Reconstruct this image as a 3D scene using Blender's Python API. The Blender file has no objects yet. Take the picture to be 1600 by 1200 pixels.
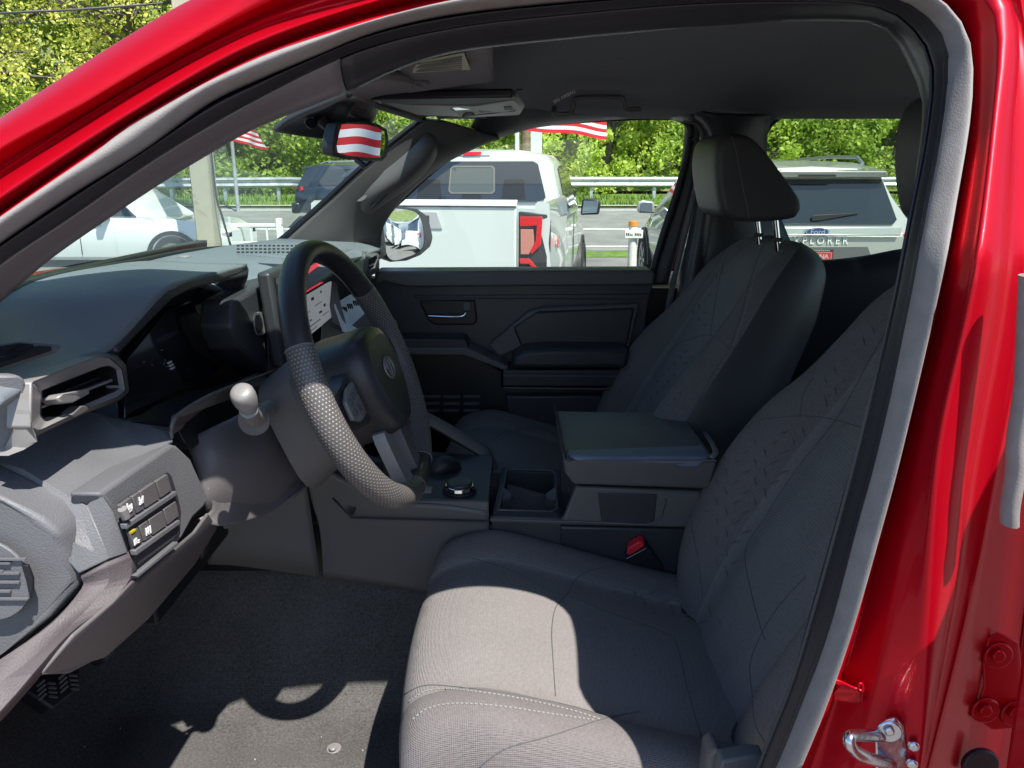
import bpy, bmesh, math, random
from mathutils import Vector, Matrix
from mathutils.bvhtree import BVHTree
R = math.radians
random.seed(7)
SC = bpy.context.scene
COL = SC.collection

# ------------------------------------------------------------------ camera, sky, sun, exposure
CAMZ = 1.60
PITCH = R(15.35)
FPX = 1202.0
cd = bpy.data.cameras.new('camera'); cam = bpy.data.objects.new('camera', cd); COL.objects.link(cam)
cam.location = (0, 0, CAMZ); cam.rotation_euler = (R(90) - PITCH, 0, 0)
cd.sensor_width = 36; cd.lens = FPX / 1600 * 36; cd.clip_start = 0.02; cd.clip_end = 500
SC.camera = cam
SUN = Vector((0.36, -0.515, 1.0)).normalized()        # direction towards the sun
W = bpy.data.worlds.new('World'); SC.world = W; W.use_nodes = True
nt = W.node_tree; bg = nt.nodes['Background']
sky = nt.nodes.new('ShaderNodeTexSky'); sky.sky_type = 'NISHITA'; sky.sun_disc = False
sky.sun_elevation = math.asin(SUN.z); sky.sun_rotation = math.atan2(SUN.x, SUN.y)
sky.air_density = 1.0; sky.dust_density = 0.4; sky.ozone_density = 3.0
nt.links.new(sky.outputs[0], bg.inputs[0]); bg.inputs[1].default_value = 0.115
sl = bpy.data.lights.new('sun', 'SUN'); sl.energy = 4.6; sl.angle = R(0.5); sl.color = (1.0, 0.95, 0.88)
so = bpy.data.objects.new('sun', sl); COL.objects.link(so); so.location = (3, -4, 9)
so.rotation_euler = SUN.to_track_quat('Z', 'Y').to_euler()
SC.view_settings.view_transform = 'Standard'; SC.view_settings.look = 'None'
SC.view_settings.exposure = 1.0; SC.view_settings.gamma = 1; SC.view_settings.use_curve_mapping = False
SC.cycles.max_bounces = 8; SC.cycles.transparent_max_bounces = 16

# ------------------------------------------------------------------ helpers
CT, ST = math.cos(PITCH), math.sin(PITCH)
def ray(u, v):
    a = (u - 800) / FPX; b = (600 - v) / FPX
    return Vector((a, CT + b * ST, -ST + b * CT))
def P(u, v, Y):                      # the point measured at photo pixel (u, v) that lies Y metres across the cab
    d = ray(u, v); return d * (Y / d.y) + Vector((0, 0, CAMZ))
def PX(u, v, X):
    d = ray(u, v); return d * (X / d.x) + Vector((0, 0, CAMZ))
def PZ(u, v, Z):                     # Z relative to eye height
    d = ray(u, v); return d * (Z / d.z) + Vector((0, 0, CAMZ))
def V(x, y, z): return Vector((x, y, z + CAMZ))   # z relative to eye height

WLOC = {}
def tag(o, label=None, cat=None, group=None, kind=None):
    if label: o['label'] = label
    if cat: o['category'] = cat
    if group: o['group'] = group
    if kind: o['kind'] = kind
    return o
def empty(name, loc, label=None, cat=None, group=None, rz=0):
    o = bpy.data.objects.new(name, None); COL.objects.link(o); o.location = loc; o.rotation_euler = (0, 0, rz)
    o.empty_display_size = 0.2; WLOC[o.name] = Vector(loc)
    return tag(o, label, cat, group)
def mk(name, verts, faces, mat, parent=None, smooth=True, uvs=None, label=None, mats=None, fm=None, angle=40):
    n = len(verts); c = Vector((0, 0, 0))
    for p in verts: c += Vector(p)
    c /= max(n, 1)
    if parent is not None and parent.get('_local'): c = Vector((0, 0, 0))
    me = bpy.data.meshes.new(name)
    me.from_pydata([tuple(Vector(p) - c) for p in verts], [], faces)
    for m in (mats or [mat]): me.materials.append(m)
    if fm:
        for i, k in enumerate(fm): me.polygons[i].material_index = k
    if uvs:
        ul = me.uv_layers.new(name='UVMap')
        for lp in me.loops: ul.data[lp.index].uv = uvs[lp.vertex_index]
    me.update()
    o = bpy.data.objects.new(name, me); COL.objects.link(o)
    if smooth:
        for p in me.polygons: p.use_smooth = True
        try: me.set_sharp_from_angle(angle=R(angle))
        except Exception: pass
    o.location = c; WLOC[o.name] = c.copy()
    if parent is not None:
        pl = WLOC.get(parent.name, Vector((0, 0, 0)))
        o.parent = parent; o.location = c - pl if not parent.get('_local') else c
    if label: o['label'] = label
    return o
def fixnormals(o):
    bm = bmesh.new(); bm.from_mesh(o.data); bmesh.ops.recalc_face_normals(bm, faces=bm.faces); bm.to_mesh(o.data); bm.free()
def bevel(o, w, seg=2, ang=30):
    m = o.modifiers.new('bevel', 'BEVEL'); m.width = w; m.segments = seg; m.limit_method = 'ANGLE'; m.angle_limit = R(ang); m.harden_normals = False
    return o
def prism(name, pts, vec, mat, parent=None, bev=0.003, seg=2, back=1.0, label=None):
    """solid with outline pts (3-D), pushed along vec; back scales the far outline about its centre"""
    n = len(pts); pts = [Vector(p) for p in pts]; vec = Vector(vec)
    c = sum(pts, Vector((0, 0, 0))) / n
    vs = pts + [c + (p - c) * back + vec for p in pts]
    fs = [list(range(n)), list(range(2 * n - 1, n - 1, -1))]
    fs += [[i, (i + 1) % n, n + (i + 1) % n, n + i][::-1] for i in range(n)]
    o = mk(name, vs, fs, mat, parent, smooth=bev > 0, label=label, angle=50)
    fixnormals(o)
    if bev > 0: bevel(o, bev, seg)
    return o
def box(name, a, b, mat, parent=None, bev=0.003, label=None):
    x0, y0, z0 = a; x1, y1, z1 = b
    return prism(name, [(x0, y0, z0), (x1, y0, z0), (x1, y1, z0), (x0, y1, z0)], (0, 0, z1 - z0), mat, parent, bev, label=label)
def cr(pts, n, closed=False):
    pts = [Vector(p) for p in pts]; out = []; m = len(pts)
    segs = m if closed else m - 1
    for i in range(segs):
        g = (lambda k: pts[k % m]) if closed else (lambda k: pts[max(0, min(m - 1, k))])
        p0, p1, p2, p3 = g(i - 1), g(i), g(i + 1), g(i + 2)
        for j in range(n):
            t = j / n
            out.append(0.5 * ((2 * p1) + (p2 - p0) * t + (2 * p0 - 5 * p1 + 4 * p2 - p3) * t * t + (3 * p1 - p0 - 3 * p2 + p3) * t ** 3))
    if not closed: out.append(pts[-1].copy())
    return out
def resample(pts, n):
    L = [0]
    for a, b in zip(pts, pts[1:]): L.append(L[-1] + (b - a).length)
    out = []; k = 0
    for i in range(n):
        s = L[-1] * i / (n - 1)
        while k < len(L) - 2 and L[k + 1] < s: k += 1
        d = L[k + 1] - L[k]; t = (s - L[k]) / d if d > 1e-9 else 0
        out.append(pts[k].lerp(pts[k + 1], min(1, max(0, t))))
    return out
def sheet(name, rows, mat, parent=None, thick=0.004, nu=4, nv=4, smooth_u=True, smooth_v=True, closed=False, caps=False, label=None, mats=None, fmfun=None, angle=60, off=-1):
    """surface through a grid of control points"""
    rr = [cr(r, nu, closed) if smooth_u else [Vector(p) for p in r] for r in rows]
    m = len(rr[0])
    if smooth_v:
        cols = [cr([r[j] for r in rr], nv) for j in range(m)]
        rr = [[cols[j][i] for j in range(m)] for i in range(len(cols[0]))]
    vs = [p for r in rr for p in r]; fs = []; fm = []
    n = len(rr)
    uv = [(j / (m - 1), i / (n - 1)) for i in range(n) for j in range(m)]
    for i in range(n - 1):
        for j in range(m if closed else m - 1):
            j2 = (j + 1) % m
            fs.append([i * m + j, i * m + j2, (i + 1) * m + j2, (i + 1) * m + j])
            if fmfun: fm.append(fmfun(j / (m - 1), i / (n - 1)))
    if caps:
        fs.append(list(range(m))[::-1]); fs.append([(n - 1) * m + j for j in range(m)])
        if fmfun: fm += [0, 0]
    o = mk(name, vs, fs, mat, parent, uvs=uv, label=label, mats=mats, fm=fm if fmfun else None, angle=angle)
    if closed and caps: fixnormals(o)
    if thick:
        s = o.modifiers.new('solid', 'SOLIDIFY'); s.thickness = thick; s.offset = off
    return o
def frame_at(path, i, up):
    a = path[max(0, i - 1)]; b = path[min(len(path) - 1, i + 1)]
    t = (b - a).normalized(); s = t.cross(up)
    if s.length < 1e-5: s = t.cross(Vector((1, 0, 0)))
    s.normalize(); return t, s, s.cross(t).normalized()
def tube(name, path, r, mat, parent=None, n=10, closed=False, up=Vector((0, 0, 1)), flat=1.0, caps=True, label=None, uvs=False):
    path = [Vector(p) for p in path]; m = len(path); vs = []; fs = []; uv = []; L = 0
    for i in range(m):
        if closed:
            t = (path[(i + 1) % m] - path[i - 1]).normalized(); s = t.cross(up).normalized(); w = s.cross(t)
        else: t, s, w = frame_at(path, i, up)
        rr = r[i] if isinstance(r, (list, tuple)) else r
        if i: L += (path[i] - path[i - 1]).length
        for k in range(n):
            a = 2 * math.pi * k / n
            vs.append(path[i] + s * (rr * math.cos(a)) + w * (rr * flat * math.sin(a))); uv.append((L, k / n))
    for i in range(m if closed else m - 1):
        for k in range(n):
            i2 = (i + 1) % m; k2 = (k + 1) % n
            fs.append([i * n + k, i * n + k2, i2 * n + k2, i2 * n + k])
    if not closed and caps:
        fs.append(list(range(n))[::-1]); fs.append([(m - 1) * n + k for k in range(n)])
    o = mk(name, vs, fs, mat, parent, label=label, angle=60); fixnormals(o)
    return o
def disc(name, c, nrm, r, h, mat, parent=None, n=28, up=Vector((0, 0, 1)), ry=None, bev=0.0015, rtop=None):
    nrm = Vector(nrm).normalized(); s = nrm.cross(up)
    if s.length < 1e-4: s = nrm.cross(Vector((1, 0, 0)))
    s.normalize(); w = s.cross(nrm); ry = ry or r
    pts = [Vector(c) + s * (r * math.cos(2 * math.pi * k / n)) + w * (ry * math.sin(2 * math.pi * k / n)) for k in range(n)]
    return prism(name, pts, nrm * h, mat, parent, bev, back=(rtop / r if rtop else 1))
def rrect(w, h, r, n=4):
    out = []
    for cx, cy, a0 in ((w - r, h - r, 0), (-w + r, h - r, 90), (-w + r, -h + r, 180), (w - r, -h + r, 270)):
        for k in range(n + 1):
            a = R(a0 + 90 * k / n); out.append((cx + r * math.cos(a), cy + r * math.sin(a)))
    return out
def text(name, s, loc, xdir, ydir, size, mat, parent, depth=0.001, align='CENTER', label=None, bold=0.0):
    cu = bpy.data.curves.new(name, 'FONT'); cu.body = s; cu.size = size; cu.extrude = depth; cu.align_x = align; cu.align_y = 'CENTER'; cu.offset = bold
    t = bpy.data.objects.new(name + '_tmp', cu); COL.objects.link(t)
    dg = bpy.context.evaluated_depsgraph_get(); dg.update()
    me = bpy.data.meshes.new_from_object(t.evaluated_get(dg)); bpy.data.objects.remove(t)
    x = Vector(xdir).normalized(); y = Vector(ydir); y = (y - x * y.dot(x)).normalized(); z = x.cross(y)
    M = Matrix((x, y, z)).transposed()
    vs = [Vector(loc) + M @ v.co for v in me.vertices]; fs = [list(p.vertices) for p in me.polygons]
    bpy.data.meshes.remove(me)
    return mk(name, vs, fs, mat, parent, smooth=False, label=label)
def join_boxes(name, lst, mat, parent=None, kind=None):
    """lst of (points8)"""
    vs = []; fs = []
    for q in lst:
        b = len(vs); vs += q
        fs += [[b + k for k in f] for f in ((0, 3, 2, 1), (4, 5, 6, 7), (0, 1, 5, 4), (1, 2, 6, 5), (2, 3, 7, 6), (3, 0, 4, 7))]
    o = mk(name, vs, fs, mat, parent, smooth=False)
    fixnormals(o)
    if kind: o['kind'] = kind
    return o

# ------------------------------------------------------------------ materials
def mat(name, col, rough=0.5, metal=0.0, coat=0.0, coat_rough=0.05, bump=0.0, scale=400.0, var=0.0, vscale=6.0, spec=0.5, sheen=0.0, dirt=0.0):
    m = bpy.data.materials.new(name); m.use_nodes = True; t = m.node_tree; b = t.nodes['Principled BSDF']
    b.inputs['Base Color'].default_value = (*col, 1); b.inputs['Roughness'].default_value = rough
    b.inputs['Metallic'].default_value = metal; b.inputs['Coat Weight'].default_value = coat; b.inputs['Coat Roughness'].default_value = coat_rough
    b.inputs['Specular IOR Level'].default_value = spec
    if sheen: b.inputs['Sheen Weight'].default_value = sheen; b.inputs['Sheen Roughness'].default_value = 0.5
    tc = t.nodes.new('ShaderNodeTexCoord')
    if bump:
        n = t.nodes.new('ShaderNodeTexNoise'); n.inputs['Scale'].default_value = scale; n.inputs['Detail'].default_value = 3
        t.links.new(tc.outputs['Object'], n.inputs['Vector'])
        bp = t.nodes.new('ShaderNodeBump'); bp.inputs['Strength'].default_value = bump; bp.inputs['Distance'].default_value = 0.4 / scale
        t.links.new(n.outputs[0], bp.inputs['Height']); t.links.new(bp.outputs[0], b.inputs['Normal'])
    if var:
        n = t.nodes.new('ShaderNodeTexNoise'); n.inputs['Scale'].default_value = vscale; n.inputs['Detail'].default_value = 6
        t.links.new(tc.outputs['Object'], n.inputs['Vector'])
        mr = t.nodes.new('ShaderNodeMapRange'); mr.inputs[1].default_value = 0.3; mr.inputs[2].default_value = 0.7
        mr.inputs[3].default_value = 1 - var; mr.inputs[4].default_value = 1 + var; t.links.new(n.outputs[0], mr.inputs[0])
        mx = t.nodes.new('ShaderNodeVectorMath'); mx.operation = 'SCALE'; mx.inputs[0].default_value = col
        t.links.new(mr.outputs[0], mx.inputs['Scale']); t.links.new(mx.outputs[0], b.inputs['Base Color'])
        r2 = t.nodes.new('ShaderNodeMapRange'); r2.inputs[1].default_value = 0.3; r2.inputs[2].default_value = 0.7
        r2.inputs[3].default_value = max(0, rough - 0.08); r2.inputs[4].default_value = min(1, rough + 0.08)
        t.links.new(n.outputs[0], r2.inputs[0]); t.links.new(r2.outputs[0], b.inputs['Roughness'])
    return m
def fabric(name, col, scale=900, var=0.12, col2=None):
    m = mat(name, col, 0.95, bump=0.5, scale=scale, sheen=0.06, spec=0.2)
    t = m.node_tree; b = t.nodes['Principled BSDF']; tc = [n for n in t.nodes if n.type == 'TEX_COORD'][0]
    n = t.nodes.new('ShaderNodeTexNoise'); n.inputs['Scale'].default_value = 260; n.inputs['Detail'].default_value = 5; n.inputs['Roughness'].default_value = 0.8
    n2 = t.nodes.new('ShaderNodeTexNoise'); n2.inputs['Scale'].default_value = 9
    for q in (n, n2): t.links.new(tc.outputs['Object'], q.inputs['Vector'])
    a = t.nodes.new('ShaderNodeMath'); a.operation = 'MULTIPLY_ADD'; a.inputs[1].default_value = 0.25
    t.links.new(n2.outputs[0], a.inputs[0]); t.links.new(n.outputs[0], a.inputs[2])
    ws_ = []
    for ax in ('X', 'Y', 'Z'):
        w = t.nodes.new('ShaderNodeTexWave'); w.bands_direction = ax; w.inputs['Scale'].default_value = 150; w.inputs['Distortion'].default_value = 1.5; w.inputs['Detail'].default_value = 1
        t.links.new(tc.outputs['Object'], w.inputs['Vector']); ws_.append(w)
    m1 = t.nodes.new('ShaderNodeMath'); m1.operation = 'ADD'; t.links.new(ws_[0].outputs[1], m1.inputs[0]); t.links.new(ws_[1].outputs[1], m1.inputs[1])
    m2_ = t.nodes.new('ShaderNodeMath'); m2_.operation = 'ADD'; t.links.new(m1.outputs[0], m2_.inputs[0]); t.links.new(ws_[2].outputs[1], m2_.inputs[1])
    bp2 = t.nodes.new('ShaderNodeBump'); bp2.inputs['Strength'].default_value = .5; bp2.inputs['Distance'].default_value = .0008
    t.links.new(m2_.outputs[0], bp2.inputs['Height'])
    b1 = [n for n in t.nodes if n.type == 'BUMP'][0]; t.links.new(b1.outputs[0], bp2.inputs['Normal']); t.links.new(bp2.outputs[0], b.inputs['Normal'])
    mr = t.nodes.new('ShaderNodeMapRange'); mr.inputs[1].default_value = 0.4; mr.inputs[2].default_value = 0.85
    mr.inputs[3].default_value = 1 - var; mr.inputs[4].default_value = 1 + var; t.links.new(a.outputs[0], mr.inputs[0])
    mx = t.nodes.new('ShaderNodeVectorMath'); mx.operation = 'SCALE'; mx.inputs[0].default_value = col
    t.links.new(mr.outputs[0], mx.inputs['Scale']); t.links.new(mx.outputs[0], b.inputs['Base Color'])
    return m
def glass(name, tint, refl=1.0, rough=0.0, alpha_dark=0.0):
    m = bpy.data.materials.new(name); m.use_nodes = True; t = m.node_tree; t.nodes.clear()
    o = t.nodes.new('ShaderNodeOutputMaterial'); mx = t.nodes.new('ShaderNodeMixShader')
    tr = t.nodes.new('ShaderNodeBsdfTransparent'); tr.inputs[0].default_value = (*tint, 1)
    gl = t.nodes.new('ShaderNodeBsdfGlossy'); gl.inputs['Roughness'].default_value = rough; gl.inputs[0].default_value = (1, 1, 1, 1)
    lw = t.nodes.new('ShaderNodeFresnel'); lw.inputs['IOR'].default_value = 1.45
    ml = t.nodes.new('ShaderNodeMath'); ml.operation = 'MULTIPLY'; ml.inputs[1].default_value = refl
    t.links.new(lw.outputs[0], ml.inputs[0]); t.links.new(ml.outputs[0], mx.inputs[0])
    t.links.new(tr.outputs[0], mx.inputs[1]); t.links.new(gl.outputs[0], mx.inputs[2]); t.links.new(mx.outputs[0], o.inputs[0])
    return m
M = {}
M['red'] = mat('red_paint', (0.44, 0.002, 0.012), 0.34, metal=0.4, coat=0.17, coat_rough=0.03, spec=0.2)
M['seal'] = mat('grey_rubber_seal', (0.225, 0.21, 0.20), 0.8, bump=0.5, scale=700, var=0.1, vscale=60)
M['lip'] = mat('black_rubber', (0.022, 0.021, 0.026), 0.5, bump=0.2, scale=500)
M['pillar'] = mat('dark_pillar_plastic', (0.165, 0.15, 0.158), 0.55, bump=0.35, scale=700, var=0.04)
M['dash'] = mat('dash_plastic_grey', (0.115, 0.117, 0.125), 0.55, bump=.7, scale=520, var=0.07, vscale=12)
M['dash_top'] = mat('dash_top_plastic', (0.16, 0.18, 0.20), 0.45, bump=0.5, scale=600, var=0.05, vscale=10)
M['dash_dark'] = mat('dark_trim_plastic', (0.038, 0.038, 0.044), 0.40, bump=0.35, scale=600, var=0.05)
M['mid'] = mat('mid_grey_plastic', (0.108, 0.101, 0.102), 0.48, bump=0.35, scale=600, var=0.06)
M['satin'] = mat('satin_silver_trim', (0.23, 0.222, 0.215), 0.42, metal=0.15, bump=0.1, scale=900)
M['chrome'] = mat('chrome', (0.75, 0.75, 0.78), 0.12, metal=1.0)
M['hr'] = mat('headrest_leatherette', (.05, .048, .052), .5, bump=.3, scale=500)
M['trim_low'] = mat('lower_trim_plastic', (.085, .072, .075), .62, bump=.8, scale=480, var=.1, vscale=14)
M['steel'] = mat('zinc_steel', (0.62, 0.63, 0.66), 0.25, metal=1.0, bump=0.15, scale=150, var=0.1, vscale=30)
M['black'] = mat('deep_black_plastic', (0.008, 0.008, 0.011), 0.4)
M['gloss'] = mat('gloss_black', (0.006, 0.007, 0.010), 0.08, coat=0.5)
M['seatA'] = fabric('seat_fabric_main', (0.21, 0.195, 0.19), var=.2)
M['seatB'] = fabric('seat_fabric_side', (0.165, 0.15, 0.148), var=.2)
M['seam'] = mat('seat_stitch_thread', (0.16, 0.16, 0.17), 0.8)
M['headliner'] = fabric('headliner_cloth', (0.19, 0.185, 0.20), 1200, 0.05)
M['carpet'] = fabric('floor_carpet', (0.085, 0.081, 0.078), 500, 0.7)
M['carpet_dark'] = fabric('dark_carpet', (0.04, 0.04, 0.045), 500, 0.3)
M['leather'] = mat('black_leather', (0.030, 0.030, 0.033), 0.38, bump=0.4, scale=380, var=0.05)
M['armleather'] = mat('armrest_leather', (0.17, 0.20, 0.28), 0.42, bump=0.4, scale=300, var=0.08, vscale=18)  # black leather coloured blue-grey to stand for the sky reflected on the lid
M['red_button'] = mat('red_plastic_button', (0.75, 0.02, 0.035), 0.4)
M['white_print'] = mat('white_print', (0.75, 0.75, 0.75), 0.6)
M['dark_print'] = mat('dark_print', (0.02, 0.02, 0.02), 0.6)
M['paper'] = mat('paper', (0.72, 0.74, 0.74), 0.8, var=0.03)
M['glass'] = glass('clear_window_glass', (0.93, 0.97, 0.95), 0.9)
M['wsglass'] = glass('windshield_glass', (0.80, 0.93, 0.88), 1.0)
M['mirror'] = mat('mirror_glass', (0.9, 0.92, 0.93), 0.0, metal=1.0)
def perforated():
    m = mat('perforated_leather', (0.06, 0.058, 0.058), 0.38); t = m.node_tree; b = t.nodes['Principled BSDF']
    uv = t.nodes.new('ShaderNodeUVMap'); sx = t.nodes.new('ShaderNodeSeparateXYZ'); t.links.new(uv.outputs[0], sx.inputs[0])
    def mth(op, a, bb=None):
        n = t.nodes.new('ShaderNodeMath'); n.operation = op
        for i, q in enumerate((a, bb)):
            if q is None: continue
            if isinstance(q, (int, float)): n.inputs[i].default_value = q
            else: t.links.new(q, n.inputs[i])
        return n.outputs[0]
    X = mth('MULTIPLY', sx.outputs[0], 230.0); Yv = mth('MULTIPLY', sx.outputs[1], 24.0)
    row = mth('FLOOR', X); odd = mth('MULTIPLY', mth('MODULO', row, 2.0), 0.5)
    fx = mth('SUBTRACT', mth('FRACT', X), 0.5); fy = mth('SUBTRACT', mth('FRACT', mth('ADD', Yv, odd)), 0.5)
    d = mth('SQRT', mth('ADD', mth('MULTIPLY', fx, fx), mth('MULTIPLY', fy, fy)))
    mr = t.nodes.new('ShaderNodeMapRange'); mr.inputs[1].default_value = 0.10; mr.inputs[2].default_value = 0.34; t.links.new(d, mr.inputs[0])
    mx = t.nodes.new('ShaderNodeMix'); mx.data_type = 'RGBA'
    mx.inputs[6].default_value = (0.24, 0.23, 0.22, 1); mx.inputs[7].default_value = (0.085, 0.08, 0.078, 1)  # pale dots and lifted base put the sunlit shine of black leather into colour
    t.links.new(mr.outputs[0], mx.inputs[0]); t.links.new(mx.outputs[2], b.inputs['Base Color'])
    bp = t.nodes.new('ShaderNodeBump'); bp.inputs['Strength'].default_value = 0.6; bp.inputs['Distance'].default_value = 0.001; bp.invert = True
    t.links.new(mr.outputs[0], bp.inputs['Height']); t.links.new(bp.outputs[0], b.inputs['Normal'])
    return m
M['perf'] = perforated()
def perf_dark():
    m = M['perf'].copy(); m.name = 'perforated_leather_black'
    for n in m.node_tree.nodes:
        if n.type == 'MIX': n.inputs[6].default_value = (0.05, 0.05, 0.05, 1); n.inputs[7].default_value = (0.018, 0.018, 0.02, 1)
    return m
M['perfd'] = perf_dark() if False else M['perf']
# ================================================================== THE RED PICKUP (camera looks in through its open driver's door)
TR = empty('pickup_truck', (0.3, 1.33, 0.0), 'red pickup truck with driver door open and grey cloth seats, nearest the viewer', 'pickup truck')
def Yb(v): return 0.60 + 0.12 * max(0.0, min(1.0, (400 - v) / 400))
def rail(pts, n=120):
    """rail through (u, v, dy) points, sampled at common bearings round the opening so that neighbours correspond"""
    p0, p1 = pts[0], pts[1]; q0, q1 = pts[-1], pts[-2]
    e0 = tuple(a + (a - b) * 3 for a, b in zip(p0[:2], p1[:2])) + (p0[2],); e1 = tuple(a + (a - b) * 3 for a, b in zip(q0[:2], q1[:2])) + (q0[2],)
    d = cr([Vector(p) for p in [e0] + list(pts) + [e1]], 24)
    ang = [math.degrees(math.atan2(760 - p.y, p.x - 700)) for p in d]
    ang = [a + 360 if a < -100 else a for a in ang]
    out = []
    for i in range(n):
        t = i / (n - 1); A = 166 - t * (166 + 50)
        k = 0
        while k < len(ang) - 2 and ang[k + 1] > A: k += 1
        f = (ang[k] - A) / (ang[k] - ang[k + 1]) if abs(ang[k] - ang[k + 1]) > 1e-9 else 0
        c = d[k].lerp(d[k + 1], max(0, min(1, f)))
        out.append(P(c.x, c.y, Yb(c.y) + c.z))
    return out
def away(r, f): return [V(0, 0, 0) + (p - V(0, 0, 0)) * f for p in r]
def shift(r, d): return [p + Vector(d) for p in r]
# rails of the door opening, from outside inwards, clockwise from the foot of the windshield pillar to the rocker
rails = {}
rails['R1'] = rail([(-120, 262, -.055), (0, 185, -.055), (100, 120, -.055), (200, 57, -.055), (305, -3, -.055), (460, -72, -.055), (700, -135, -.055), (1000, -165, -.055), (1400, -160, -.05), (1600, -90, -.03), (1660, 30, .0), (1665, 250, .02), (1650, 500, .03), (1625, 750, .03), (1600, 950, .03), (1570, 1200, .03), (1555, 1330, .03)])
rails['R2'] = rail([(-120, 310, -.068), (0, 230, -.068), (110, 170, -.068), (250, 87, -.068), (400, 7, -.068), (540, -50, -.068), (750, -105, -.068), (1000, -130, -.068), (1380, -125, -.066), (1560, -60, -.07), (1607, 40, -.06), (1618, 250, -.042), (1605, 500, -.042), (1560, 750, -.042), (1520, 950, -.042), (1458, 1200, -.042), (1425, 1330, -.042)])
rails['R3'] = rail([(-120, 345, -.046), (0, 265, -.046), (200, 140, -.046), (400, 32, -.046), (556, -25, -.046), (760, -78, -.046), (1000, -104, -.046), (1370, -100, -.05), (1530, -45, -.065), (1590, 30, -.072), (1585, 200, -.066), (1565, 450, -.066), (1515, 720, -.066), (1488, 950, -.066), (1444, 1200, -.066), (1412, 1330, -.066)])
rails['R4'] = rail([(-120, 360, -.042), (0, 278, -.042), (225, 135, -.042), (400, 47, -.042), (556, 0, -.042), (760, -55, -.042), (1000, -82, -.042), (1360, -80, -.045), (1500, -35, -.06), (1560, 30, -.078), (1552, 200, -.078), (1520, 450, -.078), (1468, 700, -.078), (1450, 950, -.078), (1432, 1200, -.078), (1395, 1330, -.078)])
rails['R5'] = rail([(-120, 398, -.058), (0, 308, -.058), (225, 162, -.058), (400, 65, -.058), (600, -3, -.058), (760, -38, -.058), (1000, -66, -.058), (1340, -66, -.056), (1480, -25, -.056), (1530, 30, -.058), (1530, 200, -.056), (1492, 450, -.056), (1438, 700, -.056), (1395, 950, -.056), (1345, 1200, -.056), (1300, 1330, -.056)])
rails['R6'] = rail([(-120, 425, -.034), (0, 333, -.034), (225, 179, -.034), (400, 86, -.034), (590, 19, -.034), (740, -13, -.034), (1000, -46, -.034), (1320, -50, -.034), (1440, -24, -.034), (1500, 30, -.034), (1516, 120, -.033), (1515, 200, -.032), (1467, 480, -.03), (1412, 700, -.03), (1349, 950, -.03), (1262, 1200, -.03), (1205, 1330, -.03)])
rails['SO'] = rail([(-120, 435, -.046), (0, 342, -.046), (146, 240, -.046), (220, 187, -.046), (400, 92, -.046), (556, 41, -.046), (712, 0, -.046), (900, -28, -.046), (1100, -40, -.046), (1320, -42, -.046), (1420, -22, -.046), (1468, 6, -.046), (1500, 50, -.046), (1512, 104, -.046), (1508, 188, -.046), (1487, 312, -.046), (1467, 417, -.046), (1402, 700, -.046), (1362, 854, -.046), (1321, 992, -.046), (1285, 1096, -.046), (1242, 1200, -.046), (1190, 1330, -.046)])
rails['SI'] = rail([(-120, 472, -.034), (0, 380, -.034), (115, 302, -.034), (222, 236, -.034), (325, 162, -.034), (400, 126, -.034), (494, 87, -.034), (587, 50, -.034), (712, 22, -.034), (900, 2, -.034), (1100, -10, -.034), (1300, -14, -.034), (1390, -4, -.034), (1440, 22, -.034), (1470, 55, -.034), (1481, 104, -.034), (1471, 208, -.034), (1444, 354, -.034), (1417, 496, -.034), (1371, 700, -.034), (1337, 825, -.034), (1298, 971, -.034), (1254, 1096, -.034), (1212, 1200, -.034), (1155, 1330, -.034)])
rails['LI'] = rail([(-120, 505, -.012), (0, 412, -.012), (108, 340, -.012), (248, 244, -.012), (400, 155, -.012), (556, 80, -.012), (712, 42, -.012), (900, 20, -.012), (1100, 4, -.012), (1300, 2, -.012), (1380, 12, -.012), (1430, 45, -.012), (1460, 104, -.012), (1452, 208, -.012), (1424, 354, -.012), (1396, 496, -.012), (1346, 700, -.012), (1313, 825, -.012), (1275, 960, -.012), (1240, 1074, -.012), (1196, 1185, -.012), (1140, 1330, -.012)])
rails['TI'] = rail([(-120, 560, .06), (0, 472, .06), (34, 442, .06), (88, 398, .06), (160, 348, .06), (240, 294, .06), (318, 246, .06), (400, 200, .06), (494, 162, .06), (556, 138, .06), (619, 109, .06), (712, 81, .06), (900, 59, .06), (1150, 37, .06), (1300, 32, .06), (1380, 42, .06), (1420, 100, .06), (1442, 160, .055), (1437, 229, .05), (1419, 354, .04), (1394, 470, .03), (1350, 660, .02), (1310, 800, .02), (1268, 950, .02), (1233, 1074, .02), (1188, 1185, .02), (1130, 1330, .02)])
def bulge(a, b, dy, t=0.5, push=0.0):
    return [(p.lerp(q, t) + Vector((0, dy, 0))) for p, q in zip(a, b)]
def bands(name, rs, mat_, parent=TR, thick=0.0, sm=False, label=None):
    rows = [[r[i] for r in rs] for i in range(len(rs[0]))]
    return sheet(name, rows, mat_, parent, thick, nu=4 if sm else 1, nv=1, smooth_u=sm, smooth_v=False, angle=50 if sm else 18, label=label)
R_ = rails
def lip_round(a, b, dy): return [a, bulge(a, b, dy, .12), bulge(a, b, dy * .3, .5), b]
body = over = lambda k: [p + (Vector((0, .30 * k, .045 * k)).lerp(Vector((.30 * k, .03 * k, 0)), max(0, min(1, (i - 55) / 15)))) for i, p in enumerate(R_['R1'])]
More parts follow.
